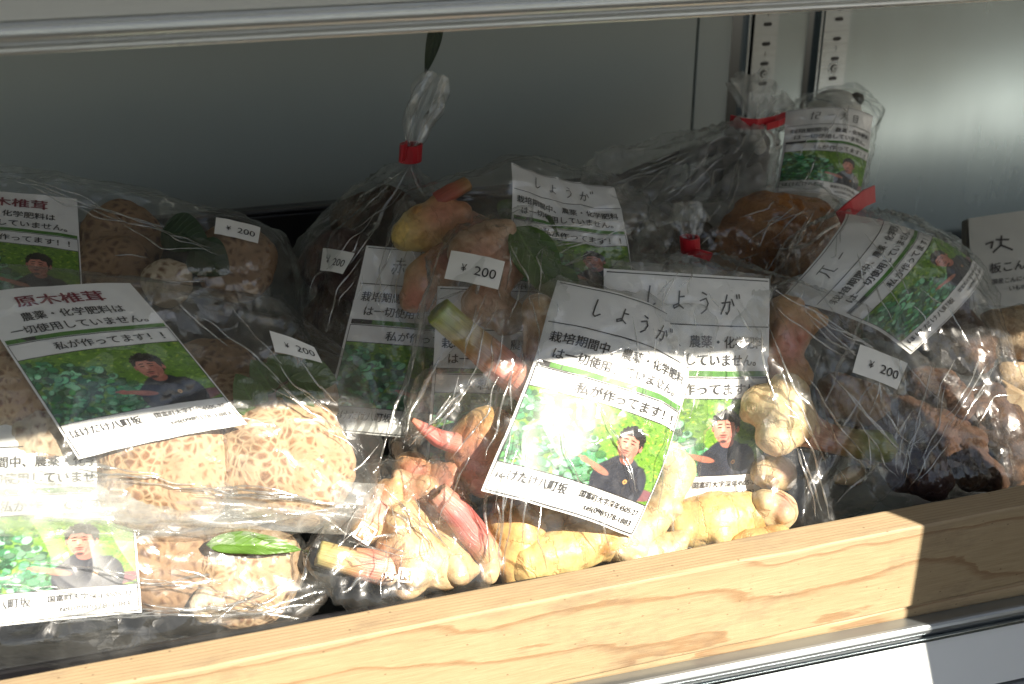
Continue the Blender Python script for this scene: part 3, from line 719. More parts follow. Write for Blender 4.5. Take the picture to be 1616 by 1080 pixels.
def mushroom(label, px, py, Y, r, nrm, capmat, group='shiitake mushrooms in the cellophane packs', seed=0, stemlen=1.0, flat=.5, ob=1.0, cat='mushroom'):
    c = at(px, py, Y); r = r*pxm(Y, px, py); nrm = Vector(nrm).normalized()
    e1 = nrm.cross(Vector((.2, .1, 1))).normalized(); e2 = nrm.cross(e1)
    prof = [(0, flat), (.18, flat*.985), (.36, flat*.93), (.54, flat*.83), (.70, flat*.68), (.84, flat*.48), (.95, flat*.22), (1.0, -.02), (.985, -.17), (.92, -.26), (.83, -.25), (.76, -.18), (.60, -.10), (.42, -.06), (.2, -.05), (0, -.05)]
    fine = []
    for (a, b), (a2, b2) in zip(prof[:-1], prof[1:]):
        for j in range(4): t = j/4; fine.append((a+(a2-a)*t, b+(b2-b)*t))
    fine.append(prof[-1]); na = 96; vs, fs, mi = [], [], []
    for i, (a, b) in enumerate(fine):
        for k in range(na):
            an = k/na*2*math.pi
            w = 1+.10*noise.noise((math.cos(an)*1.3+seed, math.sin(an)*1.3, 2))+.03*noise.noise((math.cos(an)*6+seed, math.sin(an)*6, 2))
            lump = .05*noise.noise((a*math.cos(an)*3.5+seed, a*math.sin(an)*3.5, 4))+.018*noise.noise((a*math.cos(an)*11+seed, a*math.sin(an)*11, 4))
            vs.append(c+(e1*(math.cos(an)*a*w*ob)+e2*(math.sin(an)*a*w)+nrm*(b+lump))*r)
    for i in range(len(fine)-1):
        for k in range(na):
            fs.append((i*na+k, i*na+(k+1) % na, (i+1)*na+(k+1) % na, (i+1)*na+k)); mi.append(0 if i < 40 else 1)
    th = thing('shiitake_mushroom', c-nrm*r*.25, label, cat, group)
    me = mesh_from('cap', vs, fs, mi); cap = link_mesh('cap', me, [capmat, 'cap_pale'], th)
    sv, sf = [], []
    for i in range(7):
        t = i/6; rr = r*(.2+.04*math.sin(t*5))
        for k in range(20):
            an = k/20*2*math.pi; sv.append(c-nrm*(r*(.03+t*.62*stemlen))+e1*(math.cos(an)*rr)+e2*(math.sin(an)*rr)+e1*(t*t*.12*r))
    for i in range(6):
        for k in range(20): sf.append((i*20+k, i*20+(k+1) % 20, (i+1)*20+(k+1) % 20, (i+1)*20+k))
    sf.append(tuple(6*20+k for k in range(20)))
    link_mesh('stalk', mesh_from('stalk', sv, sf), ['cap_pale'], th)
    return th, [Vector(v) for v in vs[::23]]
def leaf_mesh(base, tip, nrm, w, bow=.12, name='leaf', mat='leaf', parent=None):
    base, tip, nrm = Vector(base), Vector(tip), Vector(nrm).normalized()
    ax = tip-base; L = ax.length; ax.normalize(); sd_ = ax.cross(nrm).normalized(); up = sd_.cross(ax)
    nl, nw = 16, 6; vs, fs, uv = [], [], []
    for i in range(nl+1):
        t = i/nl; hw = w*math.sin(math.pi*min(1, t**.8))**.75*(1-.25*t) if 0 < t < 1 else 0.0
        for j in range(-nw, nw+1):
            s = j/nw; vs.append(base+ax*(t*L)+sd_*(s*hw)+up*(abs(s)*hw*.28+math.sin(t*math.pi)*bow*L+.03*L*noise.noise((t*4, s*2, base.x*90)))); uv.append((s*.5+.5, t))
    for i in range(nl):
        for j in range(2*nw): b = i*(2*nw+1)+j; fs.append((b, b+1, b+2*nw+2, b+2*nw+1))
    m = len(vs); vs += [v-up*.0003 for v in vs]; uv += uv
    fs += [tuple(m+k for k in f[::-1]) for f in fs]
    me = mesh_from(name, vs, fs); ul = me.uv_layers.new(name='UVMap')
    ul.data.foreach_set('uv', np.array([uv[l.vertex_index] for l in me.loops]).ravel())
    return link_mesh(name, me, [mat], parent)
def tube(bm_v, bm_f, pts, rads, na=10):
    b0 = len(bm_v); n = len(pts)
    for i, p in enumerate(pts):
        t = (pts[min(i+1, n-1)]-pts[max(i-1, 0)]).normalized(); e1 = t.cross(Vector((.1, 1, .2))).normalized(); e2 = t.cross(e1)
        for a in range(na): an = a/na*2*math.pi; bm_v.append(p+(e1*math.cos(an)+e2*math.sin(an))*rads[i])
    for i in range(n-1):
        for a in range(na): bm_f.append((b0+i*na+a, b0+i*na+(a+1) % na, b0+(i+1)*na+(a+1) % na, b0+(i+1)*na+a))
    bm_f.append(tuple(b0+a for a in range(na))[::-1]); bm_f.append(tuple(b0+(n-1)*na+a for a in range(na)))

# ------------------------------------------------------------------ the display case
WY = 0.42
case = thing('display_case', (0.15, WY, 0.0), 'grey metal display case with a brushed steel right wall and slotted shelf rails', 'display case')
seam = at(1097, 110, WY).x; cor = at(1150, 110, WY).x
box('back_panel', (-.75, WY, -.10), (seam-.0006, WY+.012, .62), 'painted_panel', case, .0004)
box('corner_panel', (seam+.0006, WY-.001, -.10), (cor, WY+.012, .62), 'painted_panel', case, .0006)
r1a, r1b = at(1184, 100, WY-.008).x, at(1221, 100, WY-.008).x
r2a, r2b = at(1293, 100, WY-.008).x, at(1332, 100, WY-.008).x
box('steel_panel', (r1b+.001, WY, -.10), (r2a-.007, WY+.012, .62), 'steel', case, .0004)
box('steel_panel', (r2b+.001, WY-.002, -.10), (1.25, WY+.012, .62), 'steel', case, .0006)
box('end_wall', (1.25, -.02, -.10), (1.265, WY+.01, .62), 'steel', case)
box('end_wall', (-.765, -.02, -.10), (-.75, WY+.01, .62), 'painted_panel', case)
box('shade_header', (-.765, -.165, .341), (1.265, -.15, .50), 'grey_panel', case, .001)  # unseen occluder, added so its lower edge shades the upper bags
box('shade_post', (.2925, -.164, -.30), (.382, -.151, .3405), 'grey_panel', case, .001)  # unseen occluder out of frame, sized for the shadow band across the board
def rail(xa, xb, edge_x):
    yb, yf = WY+.002, WY-.010
    prof = [(xa, yf), (xb, yf), (xb, yb), (xb-.0012, yb), (xb-.0012, yf+.0012), (xa+.0012, yf+.0012), (xa+.0012, yb), (xa, yb)]
    n = len(prof); vs = [(x, y, -.05) for x, y in prof]+[(x, y, .5) for x, y in prof]
    fs = [(i, (i+1) % n, n+(i+1) % n, n+i) for i in range(n)]
    o = link_mesh('shelf_rail', mesh_from('shelf_rail', vs, fs), ['aluminium'], case, False)
    box('edge_strip', (edge_x-.0022, WY-.009, -.05), (edge_x, WY+.001, .5), 'aluminium', o, .0005)
    box('gap', (edge_x+.0002, WY-.001, -.05), (xa-.0002, WY+.003, .5), 'slot_dark', o, .0002)
    return o, xa, xb, yf
def slot(o, x, z, yf, w=.0062, h=.0026):
    na = 20; vs = []
    for i in range(na):
        a = i/na*2*math.pi; vs.append((x+(w/2-h/2)*(1 if math.cos(a) > 0 else -1)+math.cos(a)*h/2, yf-.00025, z+math.sin(a)*h/2))
    vs += [(v[0], yf+.003, v[2]) for v in vs[:na]]
    fs = [tuple(range(na))]+[(i, (i+1) % na, na+(i+1) % na, na+i) for i in range(na)]
    link_mesh('slot', mesh_from('slot', vs, fs), ['slot_dark'], o, False)
def digit(o, body, x, z, yf, s):
    V2, F2, w = text2d(body, 0.0)
    link_mesh('stamped_number', mesh_from('n', [(x+(a-w/2)*s*.8, yf-.0003, z+b*s) for a, b, q in V2], F2), ['stem_wood' if False else 'shelf_mark'], o, False)
plain('shelf_mark', (.16, .16, .155), .5)
for (xa, xb, ex, marks, px) in ((r1a, r1b, at(1172, 100, WY).x, (('6', 22), (0, 39), (0, 70), ('1', 86), (0, 101), ('s', 117), (0, 132)), 1203),
                            (r2a, r2b, at(1283, 100, WY).x, (('6', 15), (0, 31), (0, 62), ('1', 77), (0, 93), ('s', 108), (0, 124), ('2', 141), (0, 153)), 1312)):
    o, xa, xb, yf = rail(xa, xb, ex); xm = (xa+xb)/2+.0008
    for k, py in marks:
        z = at(px, py, yf).z
        if k == 0: slot(o, xm, z, yf)
        elif k == 's':
            for rr, dy, m in ((.0042, .0, 'aluminium'), (.0026, -.0006, 'slot_dark'), (.0019, -.0011, 'aluminium'), (.0008, -.0015, 'slot_dark')):
                vs = [(xm+rr*math.cos(i/24*2*math.pi), yf-.0004+dy, z+rr*math.sin(i/24*2*math.pi)) for i in range(24)]
                vs += [(xm+(v[0]-xm)*1.12, yf, z+(v[2]-z)*1.12) for v in vs]
                link_mesh('screw', mesh_from('screw', vs, [tuple(range(24))]+[(i, (i+1) % 24, 24+(i+1) % 24, 24+i) for i in range(24)]), [m], o, False)
        else: digit(o, k, xm, z-.0016, yf, .0052)

# ------------------------------------------------------------------ shelves
FZ = .010
low = thing('lower_shelf', (0.1, .2, -.02), 'lower metal shelf carrying the produce, with a clear fronted price rail', 'shelf')
box('shelf_board', (-.748, .0072, FZ-.018), (1.248, WY-.012, FZ), 'shelf_plate', low, .001)
DY = .0056; zl = at(1350, 1010, -.0064).z
prof = [(.0015, zl-.004), (-.004, zl-.001)]+[(-.0105+.0026*math.cos(a), zl-.0024+.0026*math.sin(a)) for a in [math.pi*(.5+i*.14) for i in range(8)]]+[(-.0100, zl-.0072), (-.0165, zl-.036), (-.0215, zl-.0375), (-.0215, zl-.040), (.0015, zl-.040)]
extrude_profile('price_rail', [(y+DY, z) for y, z in prof], -.75, 1.25, 'lip_metal', low, False)
box('rail_lip', (-.75, -.0128+DY, zl-.0086), (1.25, -.0113+DY, zl-.0066), 'aluminium', low, .0004)
bm = bmesh.new()
for x in (-.75, 1.25):
    for y, z in ((-.0112, zl-.0080), (-.0182, zl-.0345), (-.0170, zl-.0348), (-.0100, zl-.0080)): bm.verts.new((x, y+DY, z))
bm.verts.ensure_lookup_table(); v = bm.verts
for i in range(4): bm.faces.new((v[i], v[(i+1) % 4], v[4+(i+1) % 4], v[4+i]))
link_mesh('card_strip', bm_mesh('card_strip', bm), ['white_plastic'], low, False)

up = thing('upper_shelf', (0.1, .2, .27), 'grey upper shelf with a shiny ridged metal front edge above the bags', 'shelf')
box('shelf_board', (-.748, .004, .276), (1.248, WY-.012, .292), 'shelf_plate', up, .001)
def arc(cy, cz, r, a0, a1, n): return [(cy+r*math.cos(a0+(a1-a0)*i/n), cz+r*math.sin(a0+(a1-a0)*i/n)) for i in range(n+1)]
prof = [(.004, .3365), (.0005, .3365), (.0005, .2800)]+arc(-.0002, .2772, .0021, R_(75), R_(285), 12)+[(.0012, .2748), (.0012, .2736)]+arc(.0006, .2724, .0011, R_(100), R_(270), 8)+[(.0042, .2708), (.0042, .2712)]
extrude_profile('price_rail', prof[2:]+[(.004, .2800)], -.75, 1.25, 'bead_metal', up, True)
box('front_panel', (-.75, .0008, .2803), (1.25, .0038, .3365), 'grey_panel', up, .0003)

# ------------------------------------------------------------------ wooden board and tray
bm = bmesh.new(); add_box(bm, (-.60, .0, FZ+.0085), (.75, .0145, .060), .0013, 3)
bmesh.ops.subdivide_edges(bm, edges=[e for e in bm.edges if e.calc_length() > .5], cuts=260)
for v in bm.verts:
    x, y, z = v.co
    nx = noise.noise((x*9, y*30, z*12))*.00035+noise.noise((x*60, y*50, z*60))*.00022
    v.co.y += nx*(1 if y < .006 else -1)
    if z > .05: v.co.z += noise.noise((x*7, 3, y*40))*.0004+min(0, noise.noise((x*30, 8, y*90)))*.0006*(1 if y < .003 else .2)
bmesh.ops.transform(bm, matrix=Matrix.Translation((0, -.0043, 0)) @ Matrix.Rotation(R_(1.72), 4, 'Z'), verts=bm.verts)
o = link_mesh('wooden_board', bm_mesh('wooden_board', bm), ['wood'], None, False)
setp(o, 'pale sunlit wooden board with brown grain along the front of the shelf', 'board')
bm = bmesh.new(); add_box(bm, (-.60, .0018, FZ+.0002), (.75, .0125, FZ+.0084), .003, 4)
setp(link_mesh('wooden_batten', bm_mesh('wooden_batten', bm), ['wood'], None, False), 'thin rounded brown strip in shade under the wooden board', 'batten')

tx0, tx1, ty0, ty1 = -.42, .40, .0255, .33
tray = thing('black_tray', (-.1, .17, FZ), 'black plastic tray under the bags, its rear rim showing behind them', 'tray')
box('base', (tx0, ty0, FZ+.0004), (tx1, ty1, FZ+.0025), 'black_plastic', tray, .0004)
tz = at(430, 326, ty1).z
tx1 = .20
box('rim', (tx0, ty1-.004, FZ+.0028), (tx1, ty1, tz-.004), 'black_plastic', tray, .001)
box('rim', (tx0-.004, ty1-.006, tz-.0039), (tx1+.004, ty1+.004, tz), 'black_plastic', tray, .0015)
box('rim', (tx0, ty0, FZ+.0028), (tx1, ty0+.0025, .047), 'black_plastic', tray, .0008)

# ------------------------------------------------------------------ bags of produce
def bag_thing(name, pts, label, cat, group=None):
    c = sum((Vector(p) for p in pts), Vector())/len(pts); z = min(p[2] for p in pts)
    return thing(name, (c.x, c.y, z), label, cat, group)
def PX(*a): return [at(x, y, Y) for x, y, Y in a]
def corners(*a): return [at(x, y, Y) for x, y, Y in a]
def down(pts, f=.012): return [Vector((p.x, p.y+.004, max(FZ+.004, p.z-f))) for p in pts]
GB = 'clear bags of ginger with a grower label'
PB = 'cellophane packs of shiitake mushrooms'
toward = (CAM-Vector((0, .1, .08))).normalized()
upf = Vector((-.05, -.55, .82))

# --- shiitake packs on the left
def pack(pts, lab, lab_kind, lab_px, label, seed, bow=(.005, .009), mat='film', stick=None, back=None, amp=.0016):
    th = bag_thing('mushroom_pack', pts, label, 'pack', PB)
    pa = Patch(*corners(*lab_px), bu=bow[0], bv=bow[1], seed=seed, crumple=.001, twist=.0015)
    lo, lp = produce_label(th, pa, lab_kind)
    f = film(th, pts+lp, None, mat, .0018, .0012, amp, seed, grain=(1, .05, -.12), creases=60)
    if stick: sticker(th, f, stick)
    return th, f
# lowest pack, in the sun
p3 = []
for a in (('big cracked shiitake cap behind the picture label of the lowest pack', 60, 890, .050, 74, upf, 'cap_brown'),
          ('brown lobed shiitake right beside the label of the lowest pack', 262, 892, .050, 76, (.1, -.8, .5), 'cap_brown'),
          ('tan cracked shiitake at the right end of the lowest pack', 388, 902, .048, 90, (.1, -.75, .6), 'cap_cracked'),
          ('tiny pale shiitake at the bottom of the lowest pack', 330, 955, .036, 30, (0, -.9, .4), 'cap_pale')):
    o, p = mushroom(a[0], *a[1:], seed=len(p3)*.37); p3 += p
o = setp(leaf_mesh(at(325, 860, .044), at(475, 868, .042), (-.1, -.45, .9), .0055, .05, 'green_leaf', 'leaf_bright'), 'bright green leaf tucked above the caps of the lowest pack', 'leaf', 'leaves in the mushroom packs')
p3 += PX((-120, 760, .075), (0, 752, .075), (300, 838, .066), (470, 850, .055), (528, 925, .036), (505, 962, .028), (440, 975, .026), (250, 1000, .024), (0, 1012, .024), (-120, 1020, .024), (-120, 850, .05))
p3 += [Vector((-.30, .06, .02)), Vector((-.11, .05, .03)), Vector((-.10, .022, .036))]
pk3, f3 = pack(p3, 'm', 'ginger', ((-72, 636, .086), (198, 640, .084), (224, 966, .032), (-95, 1000, .030)), 'lowest mushroom pack, its picture label washed out by sun', 31, (.003, .002))
# middle pack
p2 = []
for i, a in enumerate((('brown shiitake at the left edge under the red titled label', 25, 600, .095, 92, upf, 'cap_cracked'),
          ('shiitake in shade below the red titled label', 70, 690, .078, 70, (-.1, -.7, .6), 'cap_pale'),
          ('big cream shiitake in full sun at the right of the middle pack', 450, 724, .066, 112, (.12, -.72, .68), 'cap_cracked'),
          ('sunlit shiitake under the lower edge of the red titled label', 255, 738, .066, 112, (-.05, -.72, .68), 'cap_cracked'),
          ('brown shiitake half hidden by the red titled label', 330, 600, .105, 78, upf, 'cap_brown'),
          ('tan shiitake peeking out between the two big caps of the middle pack', 362, 650, .088, 76, upf, 'cap_cracked'),
          ('pale shiitake behind the leafy sprig', 455, 625, .100, 80, upf, 'cap_pale'))):
    o, p = mushroom(a[0], *a[1:], seed=4.1+i*.53); p2 += p
sp = thing('leaf_sprig', at(400, 690, 0.069), 'leafy twig with dark green leaves below the price sticker of the middle pack', 'twig')
tv, tf = [], []
tube(tv, tf, PX((428, 692, 0.067), (405, 668, 0.073), (428, 632, 0.079), (455, 602, 0.083), (472, 582, 0.085), (474, 570, 0.087)), [.0009, .0008, .0007, .0006, .0005, .0004], 8)
link_mesh('twig', mesh_from('twig', tv, tf), ['stem_wood'], sp)
for (b, t, w, m) in (((432, 620, 0.080), (396, 568, 0.085), 0.0066, 'leaf'), ((458, 598, 0.082), (424, 562, 0.087), 0.0074, 'leaf'), ((462, 590, 0.082), (532, 602, 0.081), 0.0082, 'leaf'),
                     ((436, 618, 0.078), (498, 648, 0.074), 0.0064, 'leaf'), ((455, 598, 0.080), (512, 628, 0.076), 0.0059, 'leaf'), ((410, 655, 0.074), (372, 590, 0.081), 0.0074, 'leaf'), ((404, 672, 0.071), (372, 640, 0.075), 0.0055, 'leaf_bright')):
    leaf_mesh(at(*b), at(*t), (-.1, -.65, .7), w, .05, 'leaf', m, sp)
p2 += PX((372, 588, .081), (398, 566, .084), (432, 546, .086), (480, 556, .085), (536, 602, .080), (515, 630, .075), (500, 650, .072), (440, 690, .062), (400, 690, .062), (370, 642, .074))
p2 += PX((-130, 412, .135), (0, 424, .132), (250, 452, .128), (440, 474, .122), (548, 560, .104), (604, 705, .070), (590, 790, .046), (480, 838, .044), (300, 832, .048), (0, 775, .058), (-130, 760, .06), (468, 560, .088), (405, 600, .079))
p2 += [Vector((-.30, .12, .055)), Vector((-.085, .10, .05))]
pk2, f2 = pack(p2, 'm', 'mushroom', ((-48, 462, .112), (206, 450, .108), (390, 668, .062), (125, 727, .060)), 'middle mushroom pack with red titled label and a leafy twig', 12, (.003, .004), stick=((425, 522), (496, 548), (509, 574), (434, 556)))
film_sheet(pk2, PX((-130, 735, .062), (606, 765, .056), (575, 846, .043), (-130, 806, .052)), 3, .0028)
film_sheet(pk2, PX((-130, 752, .058), (540, 800, .050), (300, 850, .045), (-130, 845, .048)), 9, .002)
for q in (((120, 725, .060), (330, 742, .058), (560, 756, .056)), ((-20, 735, .060), (200, 768, .056), (420, 800, .050), (600, 826, .044)), ((600, 700, .066), (550, 745, .058), (505, 790, .050), (512, 815, .047), (560, 838, .043)),
          ((160, 800, .056), (260, 765, .058), (310, 752, .059)), ((250, 716, .063), (420, 726, .062)), ((40, 800, .054), (300, 838, .047)), ((600, 730, .064), (640, 600, .09), (660, 530, .10))):
    film_fold(pk2, PX(*q), .0010)
for q in (((-40, 905, .043), (150, 912, .041), (380, 912, .040)), ((225, 948, .032), (360, 958, .030), (510, 958, .029)), ((450, 960, .030), (476, 912, .040), (492, 870, .046)), ((225, 962, .031), (500, 970, .028))):
    film_fold(pk3, PX(*q), .0009)
# rear pack
p1 = []
for i, a in enumerate((('dark brown shiitake beside the label of the rear mushroom pack', 192, 378, .185, 66, (0, -.75, .6), 'cap_brown'),
          ('spotted brown shiitake low in the rear mushroom pack', 178, 432, .165, 62, (-.1, -.8, .5), 'cap_brown'),
          ('small pale round shiitake in the middle of the rear pack', 264, 446, .150, 40, (0, -.8, .6), 'cap_pale'),
          ('spotted shiitake under the price sticker of the rear pack', 372, 412, .165, 66, (.1, -.75, .6), 'cap_brown'))):
    o, p = mushroom(a[0], *a[1:], seed=9.3+i*.61); p1 += p
for i, (b, t, w) in enumerate((((255, 365, .168), (330, 385, .160), .011), ((300, 395, .16), (362, 432, .152), .011))):
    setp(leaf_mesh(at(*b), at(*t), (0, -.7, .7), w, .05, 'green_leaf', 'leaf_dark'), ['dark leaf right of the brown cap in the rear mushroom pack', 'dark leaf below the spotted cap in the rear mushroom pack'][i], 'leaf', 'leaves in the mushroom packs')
p1 += PX((-140, 244, .24), (0, 258, .235), (230, 305, .225), (452, 372, .205), (474, 430, .185), (476, 500, .165), (420, 520, .15), (0, 460, .15), (-140, 450, .15))
p1 += [Vector((-.30, .20, .09)), Vector((-.10, .19, .06)), Vector((-.12, .16, .05))]
pk1, f1 = pack(p1, 'm', 'mushroom', ((-84, 298, .198), (122, 318, .190), (134, 520, .142), (-118, 500, .145)), 'rear mushroom pack in shade with its label cut by the frame', 5, (.002, .003), stick=((341, 343), (411, 360), (407, 385), (338, 369)))

# --- dark tubers in the red tied bag
def bag(name, contents, extra, lab, label, cat, group=None, neck=None, mat='film', seed=0, amp=.0022, stick=None, keys=(), kind='ginger', bow=(.003, .003), crumple=.0012, twist=0.0, curl=0.0, voxel=.0018):
    pts = list(contents)+PX(*extra)
    th = bag_thing(name, pts, label, cat, group); lp = []
    if lab:
        pa = Patch(*corners(*lab), bu=bow[0], bv=bow[1], seed=seed, crumple=crumple, twist=twist, curl=curl)
        lo, lp = produce_label(th, pa, kind, keys)
    f = film(th, pts+lp+([neck] if neck is not None else []), neck, mat, voxel, .0010, amp, seed)
    if stick: sticker(th, f, stick)
    return th, f
c = []
for i, a in enumerate((('reddish brown tuber under the price sticker of the red tied bag', [(500, 420, .190, 30), (545, 420, .180, 62), (565, 470, .165, 56)], 'taro_red'),
          ('dark tuber at the top of the red tied bag', [(560, 350, .225, 40), (610, 345, .215, 52), (640, 390, .205, 45)], 'taro_skin'),
          ('dark tuber low beside the middle mushroom pack', [(520, 500, .160, 44), (580, 520, .150, 48)], 'taro_skin'))):
    o, p = tuber(a[0], a[1], a[2], 'tuber', 'dark tubers in the red tied bag', 'taro_tuber', seed=i*2.2, rough=.003); c += p
nk = at(648, 256, .205)
tb, ft = bag('tuber_bag', c, ((500, 352, .235), (478, 410, .215), (492, 500, .18), (560, 590, .13), (640, 600, .13), (690, 330, .20), (700, 420, .17), (540, 560, .14)), ((578, 388, .150), (790, 408, .150), (730, 700, .105), (505, 680, .105)),
    'clear bag of dark tubers gathered upright in a red tie', 'bag of tubers', None, nk, 'film', 3, .0024, ((510, 392), (560, 400), (541, 433), (505, 427)), ('aka', 'me'))
plume(tb, at(648, 238, .205), at(686, 112, .212), .0105, 2, 'film', pleats=9)
w = pxm(.2)
vs = []
ring = [at(648, 241, .205)+Vector((math.cos(a)*.0052, math.sin(a)*.0048, 0)) for a in [i/16*2*math.pi for i in range(17)]]
tie = ribbon(tb, ring, .0085, (.1, 0, 1))
ribbon(tb, [at(641, 236, .198), at(638, 240, .192), at(634, 243, .188)], .0085, (.1, 0, 1), name='tie_end')

# --- rear ginger bag
c = []
o, p = ginger('yellow ginger with a red stem stub in the rear ginger bag', [[(640, 372, .150, 26), (672, 360, .150, 40), (705, 350, .152, 34)], [(672, 360, .150, 34), (700, 322, .155, 22)], [(705, 350, .152, 34), (760, 365, .158, 24)]],
    [([(690, 318, .154, 17), (712, 304, .154, 16), (738, 290, .156, 14)], [(.45, .08, .05), (.48, .12, .07), (.45, .26, .10)])], pink=[(700, 325, .14), (745, 360, .15)], seed=1, base=np.array((.74, .56, .17))); c += p
o, p = ginger('greenish ginger knob below the red stem stub of the rear bag', [[(655, 470, .130, 26), (680, 445, .132, 44), (705, 410, .138, 30)]], pink=[(655, 478, .12), (700, 405, .13)], seed=2, base=np.array((.62, .52, .18))); c += p
for i, (b, t, w_) in enumerate((((800, 355, .145), (832, 318, .142), .010), ((845, 395, .14), (868, 340, .138), .010))):
    setp(leaf_mesh(at(*b), at(*t), (-.1, -.7, .6), w_, .05, 'green_leaf', 'leaf'), ['green leaf scrap left of the rear ginger label', 'green leaf scrap over the lower left of the rear ginger label'][i], 'leaf', 'leaf scraps in the rear ginger bag')
ba, fa = bag('ginger_bag', c, ((618, 372, .165), (650, 308, .175), (760, 268, .18), (812, 250, .175), (850, 250, .175), (960, 282, .165), (1050, 345, .155), (1040, 420, .13), (900, 500, .105), (650, 500, .115)),
    ((806, 258, .158), (968, 296, .150), (1003, 486, .112), (800, 474, .112)), 'rearmost ginger bag with its label folded near the top', 'bag of ginger', GB, at(1062, 352, .16), 'film', 8, .0026, None, ('shi', 'yo', 'u', 'ga'), bow=(-.004, .004), crumple=.003)

# --- bundle with the red twist tie, back right
c = []; g = 'burdock like roots in the bundle with the red band'
for i, ch in enumerate(([(1195, 215, .26, 14), (1150, 290, .24, 17), (1090, 390, .21, 16)], [(1185, 225, .25, 13), (1100, 290, .25, 17), (1010, 370, .23, 15)], [(1200, 225, .25, 16), (1185, 300, .23, 22), (1165, 380, .20, 24)], [(1170, 220, .26, 12), (1060, 255, .27, 13), (960, 290, .27, 10)])):
    o, p = tuber(['dark root second from the right in the banded bundle', 'dark root in the middle of the banded bundle', 'thick dark root at the right of the banded bundle', 'thin dark root lying leftmost in the banded bundle'][i], ch, 'root_dark', 'root', g, 'dark_root', seed=i*1.3); c += p
o, p = tuber('white cut root end just under the red band', [(1192, 212, .245, 10), (1198, 235, .238, 12)], 'radish_skin', 'root', None, 'white_root', seed=5); c += p
bh, fh = bag('root_bag', c, ((1165, 205, .27), (1050, 222, .29), (925, 262, .29), (915, 290, .28), (1000, 335, .25), (1050, 400, .21), (1150, 410, .19), (1215, 300, .22), (1225, 215, .255)), None,
    'milky film bundle of dark roots closed by a red band', 'bag of roots', None, at(1196, 196, .262), 'film_milky', 11, .0034)
plume(bh, at(1196, 192, .262), at(1212, 138, .275), .030, 5, 'film_milky', pleats=9)
ribbon(bh, [at(1153, 190, .258), at(1170, 195, .250), at(1195, 197, .247), at(1222, 192, .250), at(1238, 186, .258)], .0062, (0, 0, 1))
ribbon(bh, [at(1210, 200, .246), at(1228, 195, .246), at(1238, 190, .250)], .004, (.1, 0, 1), name='tie_end')

# --- the standing roll with a picture label
c = []
o, p = tuber('pale root standing wrapped inside the labelled roll', [(1278, 300, .275, 50), (1296, 245, .282, 56), (1316, 185, .292, 46)], 'wrap_white', 'root', None, 'wrapped_radish', seed=3, rough=.0006); c += p
o, p = tuber('brown cut tip poking from the top of the labelled roll', [(1338, 172, .285, 9), (1352, 157, .288, 12)], 'root_dark', 'root', None, 'brown_root', seed=4, rough=.0005); c += p
bi, fi = bag('wrapped_roll', c, ((1245, 190, .29), (1300, 152, .30), (1350, 148, .30), (1372, 180, .29), (1352, 300, .26), (1210, 310, .27), (1215, 240, .28)), ((1240, 176, .262), (1378, 184, .262), (1352, 326, .230), (1222, 306, .230)),
    'upright wrapped roll with a curved picture label against the steel wall', 'wrapped root', None, None, 'film_clear', 14, .0034, None, ('kon', 'dash', 'dai', 'me'), bow=(.010, .002))
# --- orange root bag
c = []
o, p = tuber('big orange brown root under loose film behind the ginger', [(1165, 400, .200, 56), (1210, 376, .200, 76), (1268, 368, .203, 62)], 'carrot_skin', 'root', None, 'orange_root', seed=7, rough=.002); c += p
o, p = tuber('dark root left of the big orange brown root', [(1030, 390, .19, 22), (1070, 372, .195, 26), (1110, 372, .2, 22)], 'root_dark', 'root', None, 'dark_root', seed=8); c += p
bg, fg = bag('orange_root_bag', c, ((1000, 400, .19), (1040, 340, .21), (1150, 322, .225), (1230, 288, .232), (1290, 292, .230), (1318, 330, .22), (1310, 420, .18), (1150, 470, .165), (1010, 430, .175)), None,
    'loosely crumpled bag holding a big orange brown root', 'bag of roots', None, None, 'film', 17, .0034)

# --- ginger bag with the upper price sticker
c = []
o, p = ginger('tan ginger lobes behind the price sticker of the peaked bag', [[(745, 400, .120, 40), (780, 380, .122, 36), (800, 420, .118, 34)], [(760, 480, .110, 36), (800, 500, .108, 32)]], pink=[(790, 425, .10)], pinkr=.012, seed=11, base=np.array((.56, .40, .27))); c += p
o, p = ginger('ginger with a thick green and pink stem across the peaked bag', [[(850, 490, .092, 28), (862, 540, .086, 36), (835, 610, .080, 30)]],
    [([(832, 612, .068, 33), (790, 578, .066, 32), (740, 533, .068, 28), (690, 490, .072, 28)], [(.66, .32, .22), (.62, .22, .17), (.42, .30, .11), (.30, .38, .07)])], pink=[(835, 600, .07)], seed=12, base=np.array((.55, .36, .17))); c += p
for i, (b, t, w_) in enumerate((((812, 358, .118), (880, 480, .098), .012), ((860, 420, .108), (910, 500, .095), .010))):
    setp(leaf_mesh(at(*b), at(*t), (.1, -.7, .6), w_, .04, 'green_leaf', 'leaf'), ['long olive leaf running down from the bag peak', 'olive leaf scrap above the corner of the front label'][i], 'leaf', 'leaf blades in the peaked ginger bag')
bb, fb = bag('ginger_bag', c, ((812, 350, .128), (708, 376, .125), (668, 490, .095), (640, 640, .072), (690, 760, .056), (900, 420, .115), (955, 460, .10), (930, 700, .075)), ((690, 452, .118), (930, 462, .114), (915, 770, .078), (668, 770, .078)),
    'peaked ginger bag with a price sticker and a green stem', 'bag of ginger', GB, at(812, 348, .13), 'film', 21, .0026, ((712, 396), (797, 413), (786, 458), (701, 440)), ('shi', 'yo', 'u', 'ga'))

